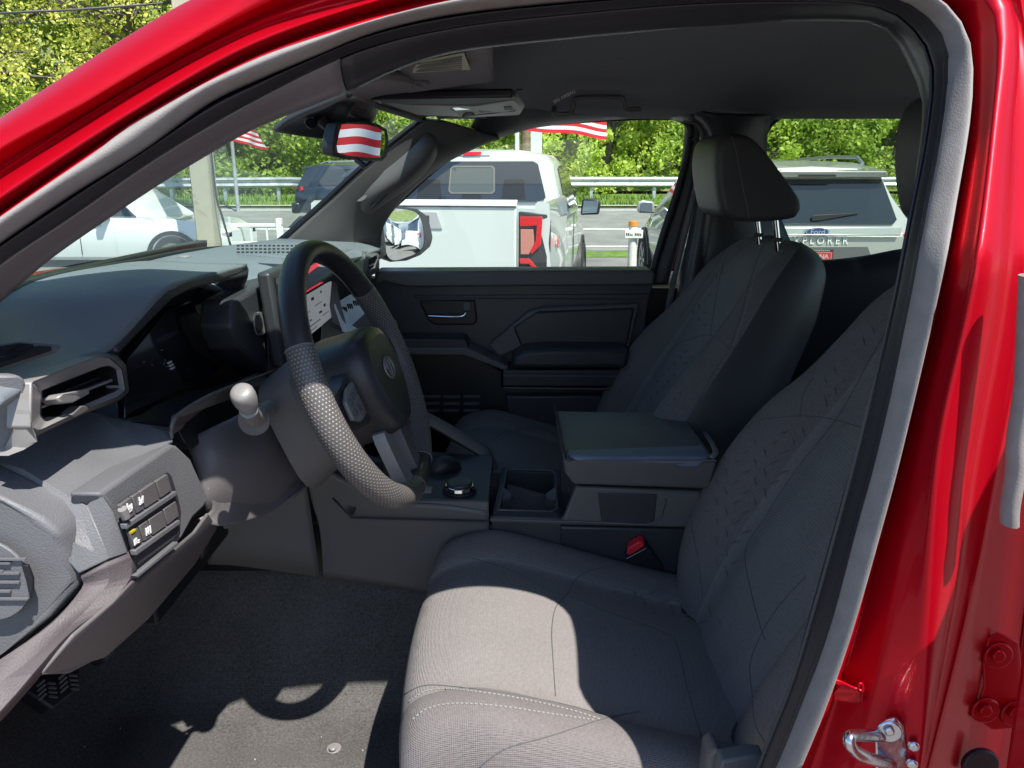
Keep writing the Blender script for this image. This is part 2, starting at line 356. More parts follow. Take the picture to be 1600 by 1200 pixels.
body = bands('door_frame', [over(1), over(.1), over(.02), R_['R1'], bulge(R_['R1'], R_['R2'], -.006), R_['R2'], bulge(R_['R2'], R_['R3'], .004, .25), bulge(R_['R2'], R_['R3'], .009, .65),
    R_['R3'], bulge(R_['R3'], R_['R4'], -.003), R_['R4'], bulge(R_['R4'], R_['R5'], -.002, .5), R_['R5'], bulge(R_['R5'], R_['R6'], .003, .25), bulge(R_['R5'], R_['R6'], .007, .75), R_['R6'], bulge(R_['R6'], R_['SO'], -.003), shift(R_['SO'], (0, .004, 0)), away(bulge(R_['SO'], R_['SI'], 0, .6), 1.05)], M['red'], sm=True)
body['label'] = 'glossy red painted door opening frame'
bands('weatherstrip', [away(R_['SO'], 1.03), R_['SO'], bulge(R_['SO'], R_['SI'], -.016, .3), bulge(R_['SO'], R_['SI'], -.016, .7), R_['SI'], away(R_['SI'], 1.03)], M['seal'], sm=True, label='grey rubber door seal')
bands('seal_lip', [away(R_['SI'], 1.03), bulge(R_['SI'], R_['LI'], .004, .12), bulge(R_['SI'], R_['LI'], -.012, .45), bulge(R_['SI'], R_['LI'], -.010, .75), R_['LI'], away(R_['LI'], 1.03)], M['lip'], sm=True, label='soft black inner lip of the door seal')
# pillar and roof-rail trim inside the seal, in two mouldings with a seam
TIb = shift(R_['TI'], (0, .03, .0)); LIb = shift(R_['LI'], (0, .008, 0))
def seam_split(u0):
    # index where the seam at photo column u0 falls on the inner rail
    best = 0
    for i, p in enumerate(R_['TI']):
        d = Vector((p.x, p.y, p.z - CAMZ)); uu = 800 + FPX * d.x / (d.y * CT - d.z * ST)
        if uu < u0 and i < 80: best = i
    return best
k = seam_split(556)
back = away(R_['TI'], 1.10)
bands('trim_backing', [away(R_['SI'], 1.035), away(R_['LI'], 1.06), away(bulge(R_['LI'], R_['TI'], 0, .9), 1.09)], M['black'])
cut = lambda r, a, b: r[a:b]
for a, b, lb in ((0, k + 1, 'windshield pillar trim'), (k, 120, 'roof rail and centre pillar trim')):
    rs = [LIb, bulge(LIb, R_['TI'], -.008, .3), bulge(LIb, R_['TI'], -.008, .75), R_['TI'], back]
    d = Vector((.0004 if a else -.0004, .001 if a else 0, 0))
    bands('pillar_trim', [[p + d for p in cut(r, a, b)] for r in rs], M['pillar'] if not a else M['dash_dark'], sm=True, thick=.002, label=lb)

# outer jamb behind the centre pillar: hinge recess of the rear door, bolts, seal end, rear door edge
rec = prism('hinge_recess', [P(1560, 690, 0.6050), P(1640, 690, 0.6450), P(1640, 1330, 0.6450), P(1440, 1330, 0.5850), P(1456, 1180, 0.5800), P(1478, 1050, 0.5800), P(1505, 960, 0.5800), P(1540, 900, 0.5830), P(1545, 850, 0.5850)], (0.004, .012, .004), M['red'], TR, .004, label='shaded recess behind the centre pillar')
for u, v, y in ((1557, 1022, 0.5750), (1537, 1107, 0.5750), (1583, 1112, 0.5750)):
    h = disc('hinge_bolt', P(u, v, y), (0, -1, 0), .0125, .004, M['red'], TR)
    disc('bolt_head', P(u, v, y - .004), (0, -1, 0), .0062, .005, M['red'], h, n=6)
disc('rubber_plug', P(1528, 1190, 0.5720), (0, -1, 0), .016, .006, M['lip'], TR)
prism('hinge_plate', [P(1541, 995, 0.5770), P(1558, 985, 0.5770), P(1590, 1000, 0.5770), P(1596, 1060, 0.5770), P(1590, 1135, 0.5770), P(1548, 1138, 0.5770), P(1519, 1118, 0.5770), P(1535, 1070, 0.5770), P(1533, 1030, 0.5770)], (0, -.003, 0), M['red'], TR, .002)
tube('seal_end', cr([P(1608, 430, .50), P(1600, 600, .50), P(1588, 690, .50), P(1586, 740, .50), P(1578, 790, .50), P(1577, 818, .50)], 6), [.0085] * 31, M['seal'], TR, flat=.6, label='loose grey rubber seal end at the rear door')
prism('rear_door_edge', [P(1612, 850, .46), P(1597, 880, .46), P(1591, 960, .46), P(1585, 1050, .46), P(1571, 1140, .46), P(1545, 1330, .46), P(1530, 1900, .46), P(1900, 1900, .46), P(1900, 660, .46), P(1780, 740, .46), P(1650, 850, .46)], (.10, -.75, .0), M['red'], TR, .008, 3, label='edge of the opened red rear door')
box('rear_door_shade_block', V(.46, .28, -.40), V(.62, .455, .03), M['red'], TR, .01)  # unseen block by the open rear door, added to shade the hinge recess
# door striker: plate, loop, screws
sp = prism('striker', [P(1366, 1145, .530), P(1378, 1123, .530), P(1398, 1116, .530), P(1411, 1128, .530), P(1418, 1165, .530), P(1419, 1240, .530), P(1368, 1240, .530)], (-.0015, -.005, 0), M['steel'], TR, .002, label='zinc plated door striker')
tube('striker_loop', cr([P(1376, 1150, .526), P(1350, 1149, .512), P(1331, 1150, .500), P(1327, 1158, .496), P(1334, 1172, .496), P(1352, 1183, .500), P(1375, 1190, .512), P(1392, 1194, .526)], 6), .0048, M['steel'], sp)
disc('screw', P(1389, 1141, .525), (-.2, -1, 0), .010, .003, M['steel'], sp)
disc('bolt_head', P(1389, 1141, .522), (-.2, -1, 0), .0045, .003, M['steel'], sp, n=6)
disc('screw', P(1426, 1162, .522), (-.2, -1, 0), .0042, .005, M['steel'], sp)
disc('screw', P(1424, 1190, .522), (-.2, -1, 0), .0042, .005, M['steel'], sp)
clip = prism('trim_clip', [P(1298, 1072, .568), P(1306, 1064, .560), P(1340, 1072, .560), P(1348, 1070, .560), P(1348, 1090, .560), P(1336, 1094, .560), P(1296, 1088, .568)], (0, -.006, .0), M['red'], TR, .002)
tube('trim_clip_rim', cr([P(1296, 1084, .560), P(1302, 1066, .556), P(1310, 1064, .554), P(1338, 1076, .553), P(1343, 1068, .552), P(1348, 1072, .552), P(1347, 1094, .552)], 5), .0012, M['red'], clip)

# ------------------------------------------------------------------ closed shell: roof, headliner, floor, firewall, rear wall, far side
prism('roof_panel', [V(-.12, .70, .22), V(-.20, 1.33, .255), V(-.12, 1.97, .22), V(.3, 2.0, .24), V(1.55, 2.0, .22), V(1.6, 1.33, .25), V(1.55, .70, .22), V(.3, .68, .245)], (0, 0, .025), M['red'], TR, .01)
hl = []
for X in (-.17, -.05, .1, .3, .55, .8, 1.1, 1.5):
    f = .0 if X > 0 else (-.02 if X > -.1 else -.055)
    hl.append([V(X, .775, .150 + f * .3), V(X, .86, .185 + f), V(X, 1.05, .205 + f), V(X, 1.33, .212 + f), V(X, 1.62, .205 + f), V(X, 1.84, .175 + f), V(X, 1.93, .140 + f * .3), V(X, 2.0, .128)])
sheet('headliner', hl, M['headliner'], TR, .004, 4, 4, label='dark cloth headliner')
prism('rear_wall', [V(1.5, .62, -.95), V(1.5, 2.06, -.95), V(1.5, 2.03, -.28), V(1.5, .62, -.28)], (.03, 0, 0), M['dash_dark'], TR, .004)
prism('rear_window_header', [V(1.5, .62, .1), V(1.5, 2.03, .1), V(1.5, 2.0, .25), V(1.5, .65, .25)], (.03, 0, 0), M['dash_dark'], TR, .004)
prism('rear_window', [V(1.505, .66, -.28), V(1.505, 2.0, -.28), V(1.505, 1.98, .1), V(1.505, .68, .1)], (.006, 0, 0), M['glass'], TR, 0)
# near side behind the front door opening (closed rear part of the cab seen only from within)
prism('rear_quarter', [V(.70, .66, -.95), V(1.55, .66, -.95), V(1.55, .66, .22), V(.62, .72, .22), V(.60, .70, .0)], (0, -.03, 0), M['dash_dark'], TR, .004)
# carpet
fl = [[V(X, .58, -.90), V(X, .66, -.925), V(X, .80, -.93), V(X, 1.05, -.93), V(X, 1.17, -.915), V(X, 1.235, -.82), V(X, 1.27, -.69)] for X in (-.75, -.6, -.4, -.1, .3, .8)]
fl.insert(0, [V(-.95, y, z) for y, z in ((.58, -.62), (.66, -.63), (.8, -.64), (1.05, -.64), (1.17, -.63), (1.235, -.60), (1.27, -.55))])
sheet('floor_carpet', fl, M['carpet'], TR, .006, 4, 4, label='grey floor carpet, sunlit beside the seat')
fl2 = [[V(X, 1.40, -.69), V(X, 1.45, -.85), V(X, 1.52, -.93), V(X, 2.02, -.93)] for X in (-.95, -.4, .3, 1.5)]
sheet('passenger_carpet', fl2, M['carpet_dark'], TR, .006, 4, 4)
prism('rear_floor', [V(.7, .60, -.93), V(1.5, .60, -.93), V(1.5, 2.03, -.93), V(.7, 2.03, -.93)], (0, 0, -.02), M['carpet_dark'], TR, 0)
prism('firewall', [V(-.90, .55, -1.0), V(-.90, 2.05, -1.0), V(-.80, 2.05, -.17), V(-.80, .55, -.17)], (-.03, 0, 0), M['black'], TR, .003)
box('dash_core', V(-.86, .70, -.52), V(-.56, 1.98, -.20), M['black'], TR, .004)
box('dash_core', V(-.60, .90, -.58), V(-.47, 1.2, -.24), M['black'], TR, .004)
box('dash_core', V(-.9, 1.26, -.70), V(-.30, 1.46, -.60), M['black'], TR, .004)
prism('kick_panel', [V(-.95, .575, -.98), V(-.50, .575, -.98), V(-.50, .60, -.45), V(-.50, .60, -.16), V(-.95, .60, -.16)], (0, -.02, 0), M['black'], TR, .003)
prism('rocker_sill', [V(-.6, .50, -.98), V(.6, .50, -.98), V(.6, .585, -.90), V(-.6, .585, -.90)], (0, .0, -.06), M['red'], TR, .008)
# tie-down button on the carpet
b_ = disc('carpet_fastener', PZ(522, 1172, -.928), (0, 0, 1), .016, .005, M['satin'], TR, rtop=.012)
disc('fastener_knob', PZ(520, 1171, -.921), (0, 0, 1), .006, .005, M['satin'], b_)

# ------------------------------------------------------------------ windshield, far pillars, far door
base = [V(-.50, .60, -.13), V(-.565, .90, -.120), V(-.605, 1.25, -.133), V(-.60, 1.5, -.138), P(430, 377, 1.78), V(-.46, 1.98, -.135)]
head = [V(-.150, .70, .155), V(-.185, .90, .170), V(-.205, 1.25, .178), V(-.205, 1.5, .178), V(-.185, 1.78, .168), V(-.150, 1.94, .15)]
ws = sheet('windshield', [base, [a.lerp(b, .5) + Vector((-.018, 0, .018)) for a, b in zip(base, head)], head], M['wsglass'], TR, 0, 6, 8, label='clear greenish windshield')
# outer mirror-black band along windshield foot (cowl seal) and red hood beyond
tube('windshield_foot_seal', cr([p + Vector((0, 0, -.004)) for p in base], 8), .007, M['black'], TR, flat=.5)
hood = []
for dx, dz in ((-.035, -.03), (-.10, -.014), (-.30, -.040), (-.7, -.085), (-1.05, -.15), (-1.15, -.3)):
    hood.append([V(-.53 + dx, .50, -.155 + dz), V(-.585 + dx, .66, -.135 + dz), V(-.60 + dx, .85, -.133 + dz), V(-.62 + dx, 1.1, -.155 + dz), V(-.62 + dx, 1.33, -.165 + dz), V(-.62 + dx, 1.6, -.18 + dz), V(-.60 + dx, 1.85, -.19 + dz), V(-.58 + dx, 2.05, -.17 + dz)])
sheet('hood', hood, M['red'], TR, .004, 4, 4, label='glossy red hood beyond the windshield')
# far windshield pillar trim, in grey plastic
def poly3(pts): return [P(*p) for p in pts]
ap = sheet('far_pillar_trim', [
    [P(405, 392, 1.80), P(470, 396, 1.84), P(540, 392, 1.90), P(590, 396, 1.96)],
    [P(438, 378, 1.80), P(500, 372, 1.84), P(555, 362, 1.90), P(595, 350, 1.96)],
    [P(505, 318, 1.82), P(548, 322, 1.855), P(590, 318, 1.91), P(630, 301, 1.97)],
    [P(565, 262, 1.83), P(606, 268, 1.865), P(650, 262, 1.92), P(690, 251, 1.98)],
    [P(630, 208, 1.85), P(660, 212, 1.88), P(706, 218, 1.92), P(748, 222, 1.98)],
    [P(662, 184, 1.86), P(694, 188, 1.89), P(735, 200, 1.93), P(778, 211, 1.985)]], M['dash_dark'], TR, .012, 4, 5, off=1, label='far windshield pillar trim')
ap.data.materials[0] = M['mid']
tube('windshield_edge', cr([P(404, 390, 1.79), P(436, 376, 1.79), P(505, 316, 1.81), P(566, 260, 1.82), P(632, 206, 1.84), P(664, 182, 1.85)], 6), .006, M['black'], TR)
gh = sheet('grab_handle', [
    [P(540, 330, 1.885), P(556, 338, 1.895), P(572, 335, 1.90)],
    [P(552, 302, 1.86), P(575, 312, 1.86), P(592, 318, 1.90)],
    [P(610, 262, 1.855), P(628, 275, 1.855), P(642, 282, 1.90)],
    [P(655, 222, 1.86), P(668, 235, 1.86), P(672, 250, 1.90)],
    [P(664, 205, 1.885), P(676, 216, 1.89), P(678, 226, 1.91)]], M['mid'], TR, .010, 5, 5, off=1, label='pillar grab handle')
prism('handle_slot', [P(578, 322, 1.862), P(586, 312, 1.862), P(632, 262, 1.862), P(643, 258, 1.862), P(644, 264, 1.862), P(598, 312, 1.862), P(582, 326, 1.862)], (0, -.004, .0), M['black'], gh, .002)
disc('pillar_speaker_cap', P(562, 303, 1.852), (-.1, -1, .35), .020, .004, M['mid'], TR)

# far side panel: window surround made of separate mouldings
def outline(pts, n=6, closed=True): return cr(pts, n, closed)
# roof rail trim above the far door
sheet('far_roof_rail', [
    [P(735, 197, 1.93), P(762, 210, 1.97), P(770, 216, 2.02)],
    [P(760, 172, 1.91), P(800, 192, 1.97), P(806, 204, 2.02)],
    [P(830, 160, 1.90), P(850, 186, 1.97), P(850, 194, 2.02)],
    [P(950, 150, 1.90), P(950, 178, 1.97), P(950, 184, 2.02)],
    [P(1040, 150, 1.90), P(1040, 176, 1.97), P(1045, 182, 2.02)],
    [P(1120, 150, 1.90), P(1120, 180, 1.95), P(1120, 200, 2.02)],
    [P(1200, 148, 1.90), P(1205, 174, 1.97), P(1215, 183, 2.02)],
    [P(1320, 146, 1.90), P(1320, 172, 1.97), P(1320, 177, 2.02)],
    [P(1500, 146, 1.90), P(1500, 172, 1.97), P(1500, 177, 2.02)]], M['dash_dark'], TR, .006, 4, 4, off=1)
# window frame tubes
fr = [P(578, 392, 2.03), P(590, 345, 2.03), P(625, 312, 2.03), P(690, 254, 2.03), P(748, 219, 2.03), P(800, 202, 2.03), P(860, 191, 2.03), P(960, 184, 2.03), P(1040, 182, 2.03), P(1064, 186, 2.03), P(1078, 200, 2.03), P(1076, 235, 2.03), P(1058, 300, 2.03), P(1035, 370, 2.03), P(1020, 424, 2.03)]
tube('window_seal', cr(fr, 6), .009, M['lip'], TR)
# far B pillar: door frame edge (black), red jamb sliver, grey seal, trim
sheet('far_door_frame', [[P(1064, 184, 2.06), P(1078, 184, 2.03), P(1092, 192, 2.02), P(1094, 196, 2.03)],
    [P(1070, 196, 2.06), P(1080, 200, 2.03), P(1092, 215, 2.02), P(1094, 218, 2.03)],
    [P(1058, 290, 2.06), P(1066, 290, 2.03), P(1082, 290, 2.02), P(1085, 290, 2.03)],
    [P(1024, 400, 2.06), P(1030, 402, 2.03), P(1052, 402, 2.02), P(1055, 402, 2.03)],
    [P(1010, 440, 2.06), P(1014, 445, 2.03), P(1040, 445, 2.02), P(1044, 445, 2.03)]], M['lip'], TR, .006, 3, 4, off=1)
sheet('far_jamb', [[P(1086, 225, 2.03), P(1098, 222, 2.035)], [P(1076, 290, 2.03), P(1090, 290, 2.035)], [P(1048, 400, 2.03), P(1062, 400, 2.035)], [P(1044, 424, 2.03), P(1054, 424, 2.035)]], M['red'], TR, .004, 2, 4, off=1, label='red jamb sliver of the far door')
tube('far_door_seal', cr([P(1068, 186, 2.0), P(1088, 192, 2.0), P(1099, 214, 2.0), P(1095, 260, 2.0), P(1082, 320, 2.0), P(1062, 400, 2.0), P(1046, 470, 2.0), P(1030, 560, 2.0), P(1012, 660, 2.0)], 6), .0075, M['mid'], TR)
sheet('far_pillar_cover', [[P(1078, 176, 1.95), P(1110, 176, 1.92), P(1180, 178, 1.94), P(1222, 180, 1.98)],
    [P(1104, 215, 1.99), P(1120, 220, 1.93), P(1160, 215, 1.93), P(1200, 205, 1.98)],
    [P(1090, 300, 1.99), P(1110, 300, 1.93), P(1150, 300, 1.93), P(1205, 300, 1.98)],
    [P(1064, 420, 1.99), P(1090, 420, 1.92), P(1180, 420, 1.92), P(1245, 412, 1.98)],
    [P(1040, 560, 1.99), P(1070, 560, 1.91), P(1180, 560, 1.91), P(1245, 560, 1.98)],
    [P(1010, 720, 1.99), P(1040, 720, 1.91), P(1180, 720, 1.91), P(1245, 720, 1.98)]], M['dash_dark'], TR, .006, 4, 4, off=1, label='dark far centre pillar cover')
sheet('seat_belt', [[P(1098, 250, 1.90), P(1118, 248, 1.90)], [P(1088, 340, 1.89), P(1110, 340, 1.89)], [P(1064, 470, 1.88), P(1090, 470, 1.88)], [P(1040, 600, 1.87), P(1064, 600, 1.87)]], M['dash_dark'], TR, .002, 2, 4, label='black far seat belt webbing')
tube('belt_guide', [P(1094, 262, 1.885), P(1120, 258, 1.885)], .006, M['black'], TR)
# window glass far door and rear door
prism('far_window_glass', [P(590, 425, 2.045), P(590, 340, 2.045), P(690, 250, 2.045), P(780, 205, 2.045), P(860, 188, 2.045), P(1070, 180, 2.045), P(1088, 200, 2.045), P(1020, 425, 2.045)], (0, .004, 0), M['glass'], TR, 0, label='clear far front window')
# rear window surround
sheet('rear_door_trim', [[P(1232, 412, 2.03), P(1236, 422, 2.0), P(1236, 440, 1.97), P(1236, 760, 1.95)],
    [P(1290, 413, 2.03), P(1290, 421, 2.0), P(1290, 440, 1.97), P(1290, 760, 1.95)],
    [P(1350, 407, 2.03), P(1350, 415, 2.0), P(1350, 434, 1.97), P(1350, 760, 1.95)],
    [P(1420, 392, 2.03), P(1420, 401, 2.0), P(1420, 424, 1.97), P(1420, 760, 1.95)],
    [P(1560, 380, 2.03), P(1560, 388, 2.0), P(1560, 410, 1.97), P(1560, 760, 1.95)]], M['dash_dark'], TR, .006, 4, 4, off=1)
tube('rear_window_seal', cr([P(1232, 412, 2.03), P(1205, 330, 2.03), P(1194, 240, 2.03), P(1198, 205, 2.03), P(1222, 182, 2.03), P(1260, 177, 2.03), P(1400, 176, 2.03), P(1560, 176, 2.03)], 6), .006, M['lip'], TR)
prism('far_rear_window', [P(1225, 425, 2.045), P(1190, 240, 2.045), P(1200, 190, 2.045), P(1240, 174, 2.045), P(1580, 174, 2.045), P(1580, 400, 2.045)], (0, .004, 0), glass('tinted_window_glass', (.80, .86, .80), .9), TR, 0, label='lightly tinted far rear window')
# outer far side wall below the windows (red sheet metal) keeps daylight out
box('far_door_core', V(-.5, 2.075, -1.0), V(1.5, 2.095, -.30), M['black'], TR, .003)
prism('far_body_side', [V(-1.3, 2.10, -1.1), V(1.55, 2.10, -1.1), V(1.55, 2.10, -.32), V(-.45, 2.10, -.32), V(-1.3, 2.10, -.30)], (0, .02, 0), M['red'], TR, .004)
# ------------------------------------------------------------------ dashboard
def facets(name, polys, mat_, parent=TR, thick=.004, bev=.002, label=None, off=-1):
    """one mesh from polygons of (u, v, X) points, shared points merged"""
    idx = {}; vs = []; fs = []
    for poly in polys:
        f = []
        for p in poly:
            k = (p[0], p[1])
            if k not in idx: idx[k] = len(vs); vs.append(PX(*p))
            f.append(idx[k])
        fs.append(f)
    o = mk(name, vs, fs, mat_, parent, smooth=True, label=label, angle=12)
    if thick:
        s = o.modifiers.new('solid', 'SOLIDIFY'); s.thickness = thick; s.offset = off
    if bev: bevel(o, bev, 2, 10)
    return o
def topfm(u, v): return 0
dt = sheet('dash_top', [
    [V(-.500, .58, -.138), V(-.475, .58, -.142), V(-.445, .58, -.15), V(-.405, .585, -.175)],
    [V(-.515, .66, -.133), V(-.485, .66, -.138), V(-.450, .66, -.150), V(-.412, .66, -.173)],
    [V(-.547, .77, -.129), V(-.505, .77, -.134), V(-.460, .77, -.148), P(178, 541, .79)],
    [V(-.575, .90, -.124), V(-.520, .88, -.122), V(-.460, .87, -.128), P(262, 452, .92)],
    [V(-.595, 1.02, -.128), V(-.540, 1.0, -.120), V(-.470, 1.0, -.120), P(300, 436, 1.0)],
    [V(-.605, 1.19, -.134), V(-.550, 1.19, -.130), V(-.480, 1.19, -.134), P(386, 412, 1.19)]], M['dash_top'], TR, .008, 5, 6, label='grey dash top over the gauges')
# downturned rear lip of the gauge hood
prism('gauge_hood', [P(178, 541, .79), P(222, 494, .86), P(262, 452, .92), P(300, 437, 1.0), P(345, 426, 1.09), P(386, 412, 1.19), P(390, 420, 1.20), P(386, 432, 1.19), P(345, 440, 1.09), P(300, 452, 1.0), P(268, 468, .92), P(228, 510, .86), P(186, 552, .79)], (-.10, .0, -.012), M['dash_dark'], TR, .003, label='black gauge hood')
prism('hood_end', [P(386, 420, 1.19), P(384, 436, 1.19), P(366, 478, 1.20), P(300, 470, 1.22), P(310, 430, 1.22)], (0, .012, 0), M['dash_dark'], TR, .003)
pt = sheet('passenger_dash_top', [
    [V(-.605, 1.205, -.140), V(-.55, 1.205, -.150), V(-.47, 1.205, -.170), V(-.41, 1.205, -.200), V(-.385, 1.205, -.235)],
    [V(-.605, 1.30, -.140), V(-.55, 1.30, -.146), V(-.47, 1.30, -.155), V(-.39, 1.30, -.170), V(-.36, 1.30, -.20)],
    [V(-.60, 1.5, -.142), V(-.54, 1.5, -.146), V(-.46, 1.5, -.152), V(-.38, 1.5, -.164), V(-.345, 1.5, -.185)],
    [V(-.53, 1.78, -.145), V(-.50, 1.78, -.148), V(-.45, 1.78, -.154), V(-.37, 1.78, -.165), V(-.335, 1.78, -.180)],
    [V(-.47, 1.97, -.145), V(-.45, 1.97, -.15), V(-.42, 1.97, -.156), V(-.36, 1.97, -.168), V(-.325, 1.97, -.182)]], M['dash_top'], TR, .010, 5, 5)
ds = disc('dash_sensor', P(288, 402, 1.28), (0, 0, 1), .012, .004, M['satin'], TR, rtop=.008)
# defroster / speaker grille dots on far dash top
gr = []
for i in range(16):
    for j in range(3):
        c = P(372 + i * 7, 384 + j * 3.0, 1.55 - j * .05) ; c.z = CAMZ - .1415 - .0015 * j
        h = .0022
        gr.append([c + Vector(q) for q in ((-h, -h, 0), (h, -h, 0), (h, h, 0), (-h, h, 0), (-h, -h, .003), (h, -h, .003), (h, h, .003), (-h, h, .003))])
join_boxes('speaker_grille', gr, M['dash_dark'], TR, 'stuff')
# near end block of the dash and the outboard air vent
prism('dash_end', [P(-110, 560, .60), P(-40, 575, .60), P(0, 584, .605), P(34, 586, .612), P(43, 596, .618), P(41, 640, .620), P(34, 680, .620), P(10, 711, .612), P(-110, 760, .60)], (-.07, .04, 0), M['dash'], TR, .005, 3, label='grey near end of the dash in the sun')
vt = empty('air_vent', P(120, 620, .70)); vt.parent = TR; vt.location -= WLOC[TR.name]; WLOC[vt.name] = P(120, 620, .70); vt['label'] = 'outboard air vent with satin bezel, nearest the door'
outer = [(42, 588), (96, 566), (147, 548), (182, 553), (197, 570), (202, 612), (188, 626), (120, 652), (57, 682), (42, 690)]
mid_ = [(50, 597), (102, 576), (153, 557), (172, 559), (191, 576), (197, 610), (186, 620), (122, 645), (62, 674), (48, 668)]
inn = [(64, 610), (110, 592), (158, 573), (172, 571), (184, 579), (189, 606), (180, 612), (124, 636), (72, 660), (62, 650)]
def ring(name, ra, rb, mat_, parent, X0, X1, bev=0, extra=None):
    vs = [PX(u, v, X0) for u, v in ra] + [PX(u, v, X1) for u, v in rb]; n = len(ra)
    fs = [[i, (i + 1) % n, n + (i + 1) % n, n + i] for i in range(n)]
    if extra:
        vs += [PX(u, v, X1) + Vector(extra) for u, v in rb]; fs += [[n + i, n + (i + 1) % n, 2 * n + (i + 1) % n, 2 * n + i] for i in range(n)]
    vs += [p + Vector((-.02, 0, 0)) for p in vs[:n]]; m = len(vs) - n
    fs += [[i, m + i, m + (i + 1) % n, (i + 1) % n] for i in range(n)]
    o = mk(name, vs, fs, mat_, parent, smooth=True, angle=14); fixnormals(o)
    if bev: bevel(o, bev, 2, 14)
    return o
ring('vent_housing', outer, mid_, M['mid'], vt, -.425, -.400, .002)
ring('vent_bezel', mid_, inn, M['satin'], vt, -.400, -.406, .0018)
ring('vent_duct', inn, [(u + (124 - u) * .04, v + (612 - v) * .04) for u, v in inn], M['black'], vt, -.4062, -.4066, 0, (-.036, 0, 0))
prism('vent_back', [PX(u, v, -.403) + Vector((-.034, 0, 0)) for u, v in inn], (-.004, 0, 0), M['black'], vt, 0)
prism('vent_foot', [PX(57, 677, -.402), PX(60, 690, -.405), PX(38, 703, -.41), PX(12, 713, -.42), PX(28, 700, -.418), PX(42, 672, -.405), PX(48, 640, -.40), PX(50, 665, -.40)], (-.012, 0, 0), M['satin'], vt, .001)
prism('vent_slat', [PX(61, 640, -.412), PX(61, 636, -.412), PX(183, 589, -.412), PX(185, 593, -.412)], (-.010, 0, -.002), M['satin'], vt, .0008)
prism('vent_slat', [PX(63, 655, -.425), PX(63, 651, -.425), PX(140, 622, -.425), PX(140, 626, -.425)], (-.012, 0, -.004), M['dash_dark'], vt, .0008)
prism('vent_slat', [PX(80, 622, -.425), PX(80, 618, -.425), PX(183, 577, -.425), PX(183, 581, -.425)], (-.012, 0, -.004), M['dash_dark'], vt, .0008)
prism('vent_tab', [PX(88, 622, -.398), PX(100, 615, -.394), PX(140, 607, -.394), PX(141, 615, -.398), PX(116, 629, -.394), PX(97, 630, -.396)], (-.016, 0, -.002), M['satin'], vt, .0016)
prism('vent_wheel', [PX(112, 648, -.398), PX(128, 634, -.397), PX(140, 634, -.397), PX(139, 641, -.398), PX(118, 652, -.398)], (-.012, 0, 0), M['mid'], vt, .001)
# small demister slots on top near end
dv = prism('demister_bezel', [P(-60, 562, .60), P(0, 537, .64), P(30, 533, .66), P(94, 538, .68), P(86, 545, .67), P(0, 570, .62), P(-60, 590, .59)], (0, 0, -.004), M['dash'], TR, .001)
for p in ([P(-50, 562, .60), P(0, 542, .635), P(30, 537, .652), P(52, 539, .656), P(0, 556, .628), P(-50, 576, .595)], [P(-50, 580, .592), P(0, 560, .622), P(60, 541, .656), P(80, 542, .66), P(0, 568, .617), P(-50, 588, .587)]):
    prism('demister_slot', [q + Vector((0, -.0, .0006)) for q in p], (0, 0, -.004), M['black'], dv, 0)
# gauge screen in its dark recess
prism('gauge_recess', [PX(170, 560, -.475), PX(262, 455, -.49), PX(392, 420, -.50), PX(430, 560, -.47), PX(380, 620, -.45), PX(190, 668, -.455)], (-.03, 0, 0), M['black'], TR, .002)
gs = prism('gauge_screen', [PX(198, 560, -.462), PX(262, 482, -.472), PX(300, 470, -.474), PX(356, 566, -.455), PX(330, 590, -.450), PX(196, 655, -.447)], (-.008, 0, 0), M['gloss'], TR, .002, label='switched-off gauge display')
for k in range(3):
    a = PX(265 + k * 2.4, 566 + k * 4.5, -.455)
    box('gauge_mark', a + Vector((-.001, -.005, -.001)), a + Vector((.0012, .005, .001)), M['white_print'], gs, 0)
for u, v in ((253, 547), (258, 563), (293, 577), (238, 570), (225, 566)):
    a = PX(u, v, -.456); box('gauge_mark', a + Vector((-.001, -.0012, -.0008)), a + Vector((.001, .0012, .0008)), M['dash'], gs, 0)
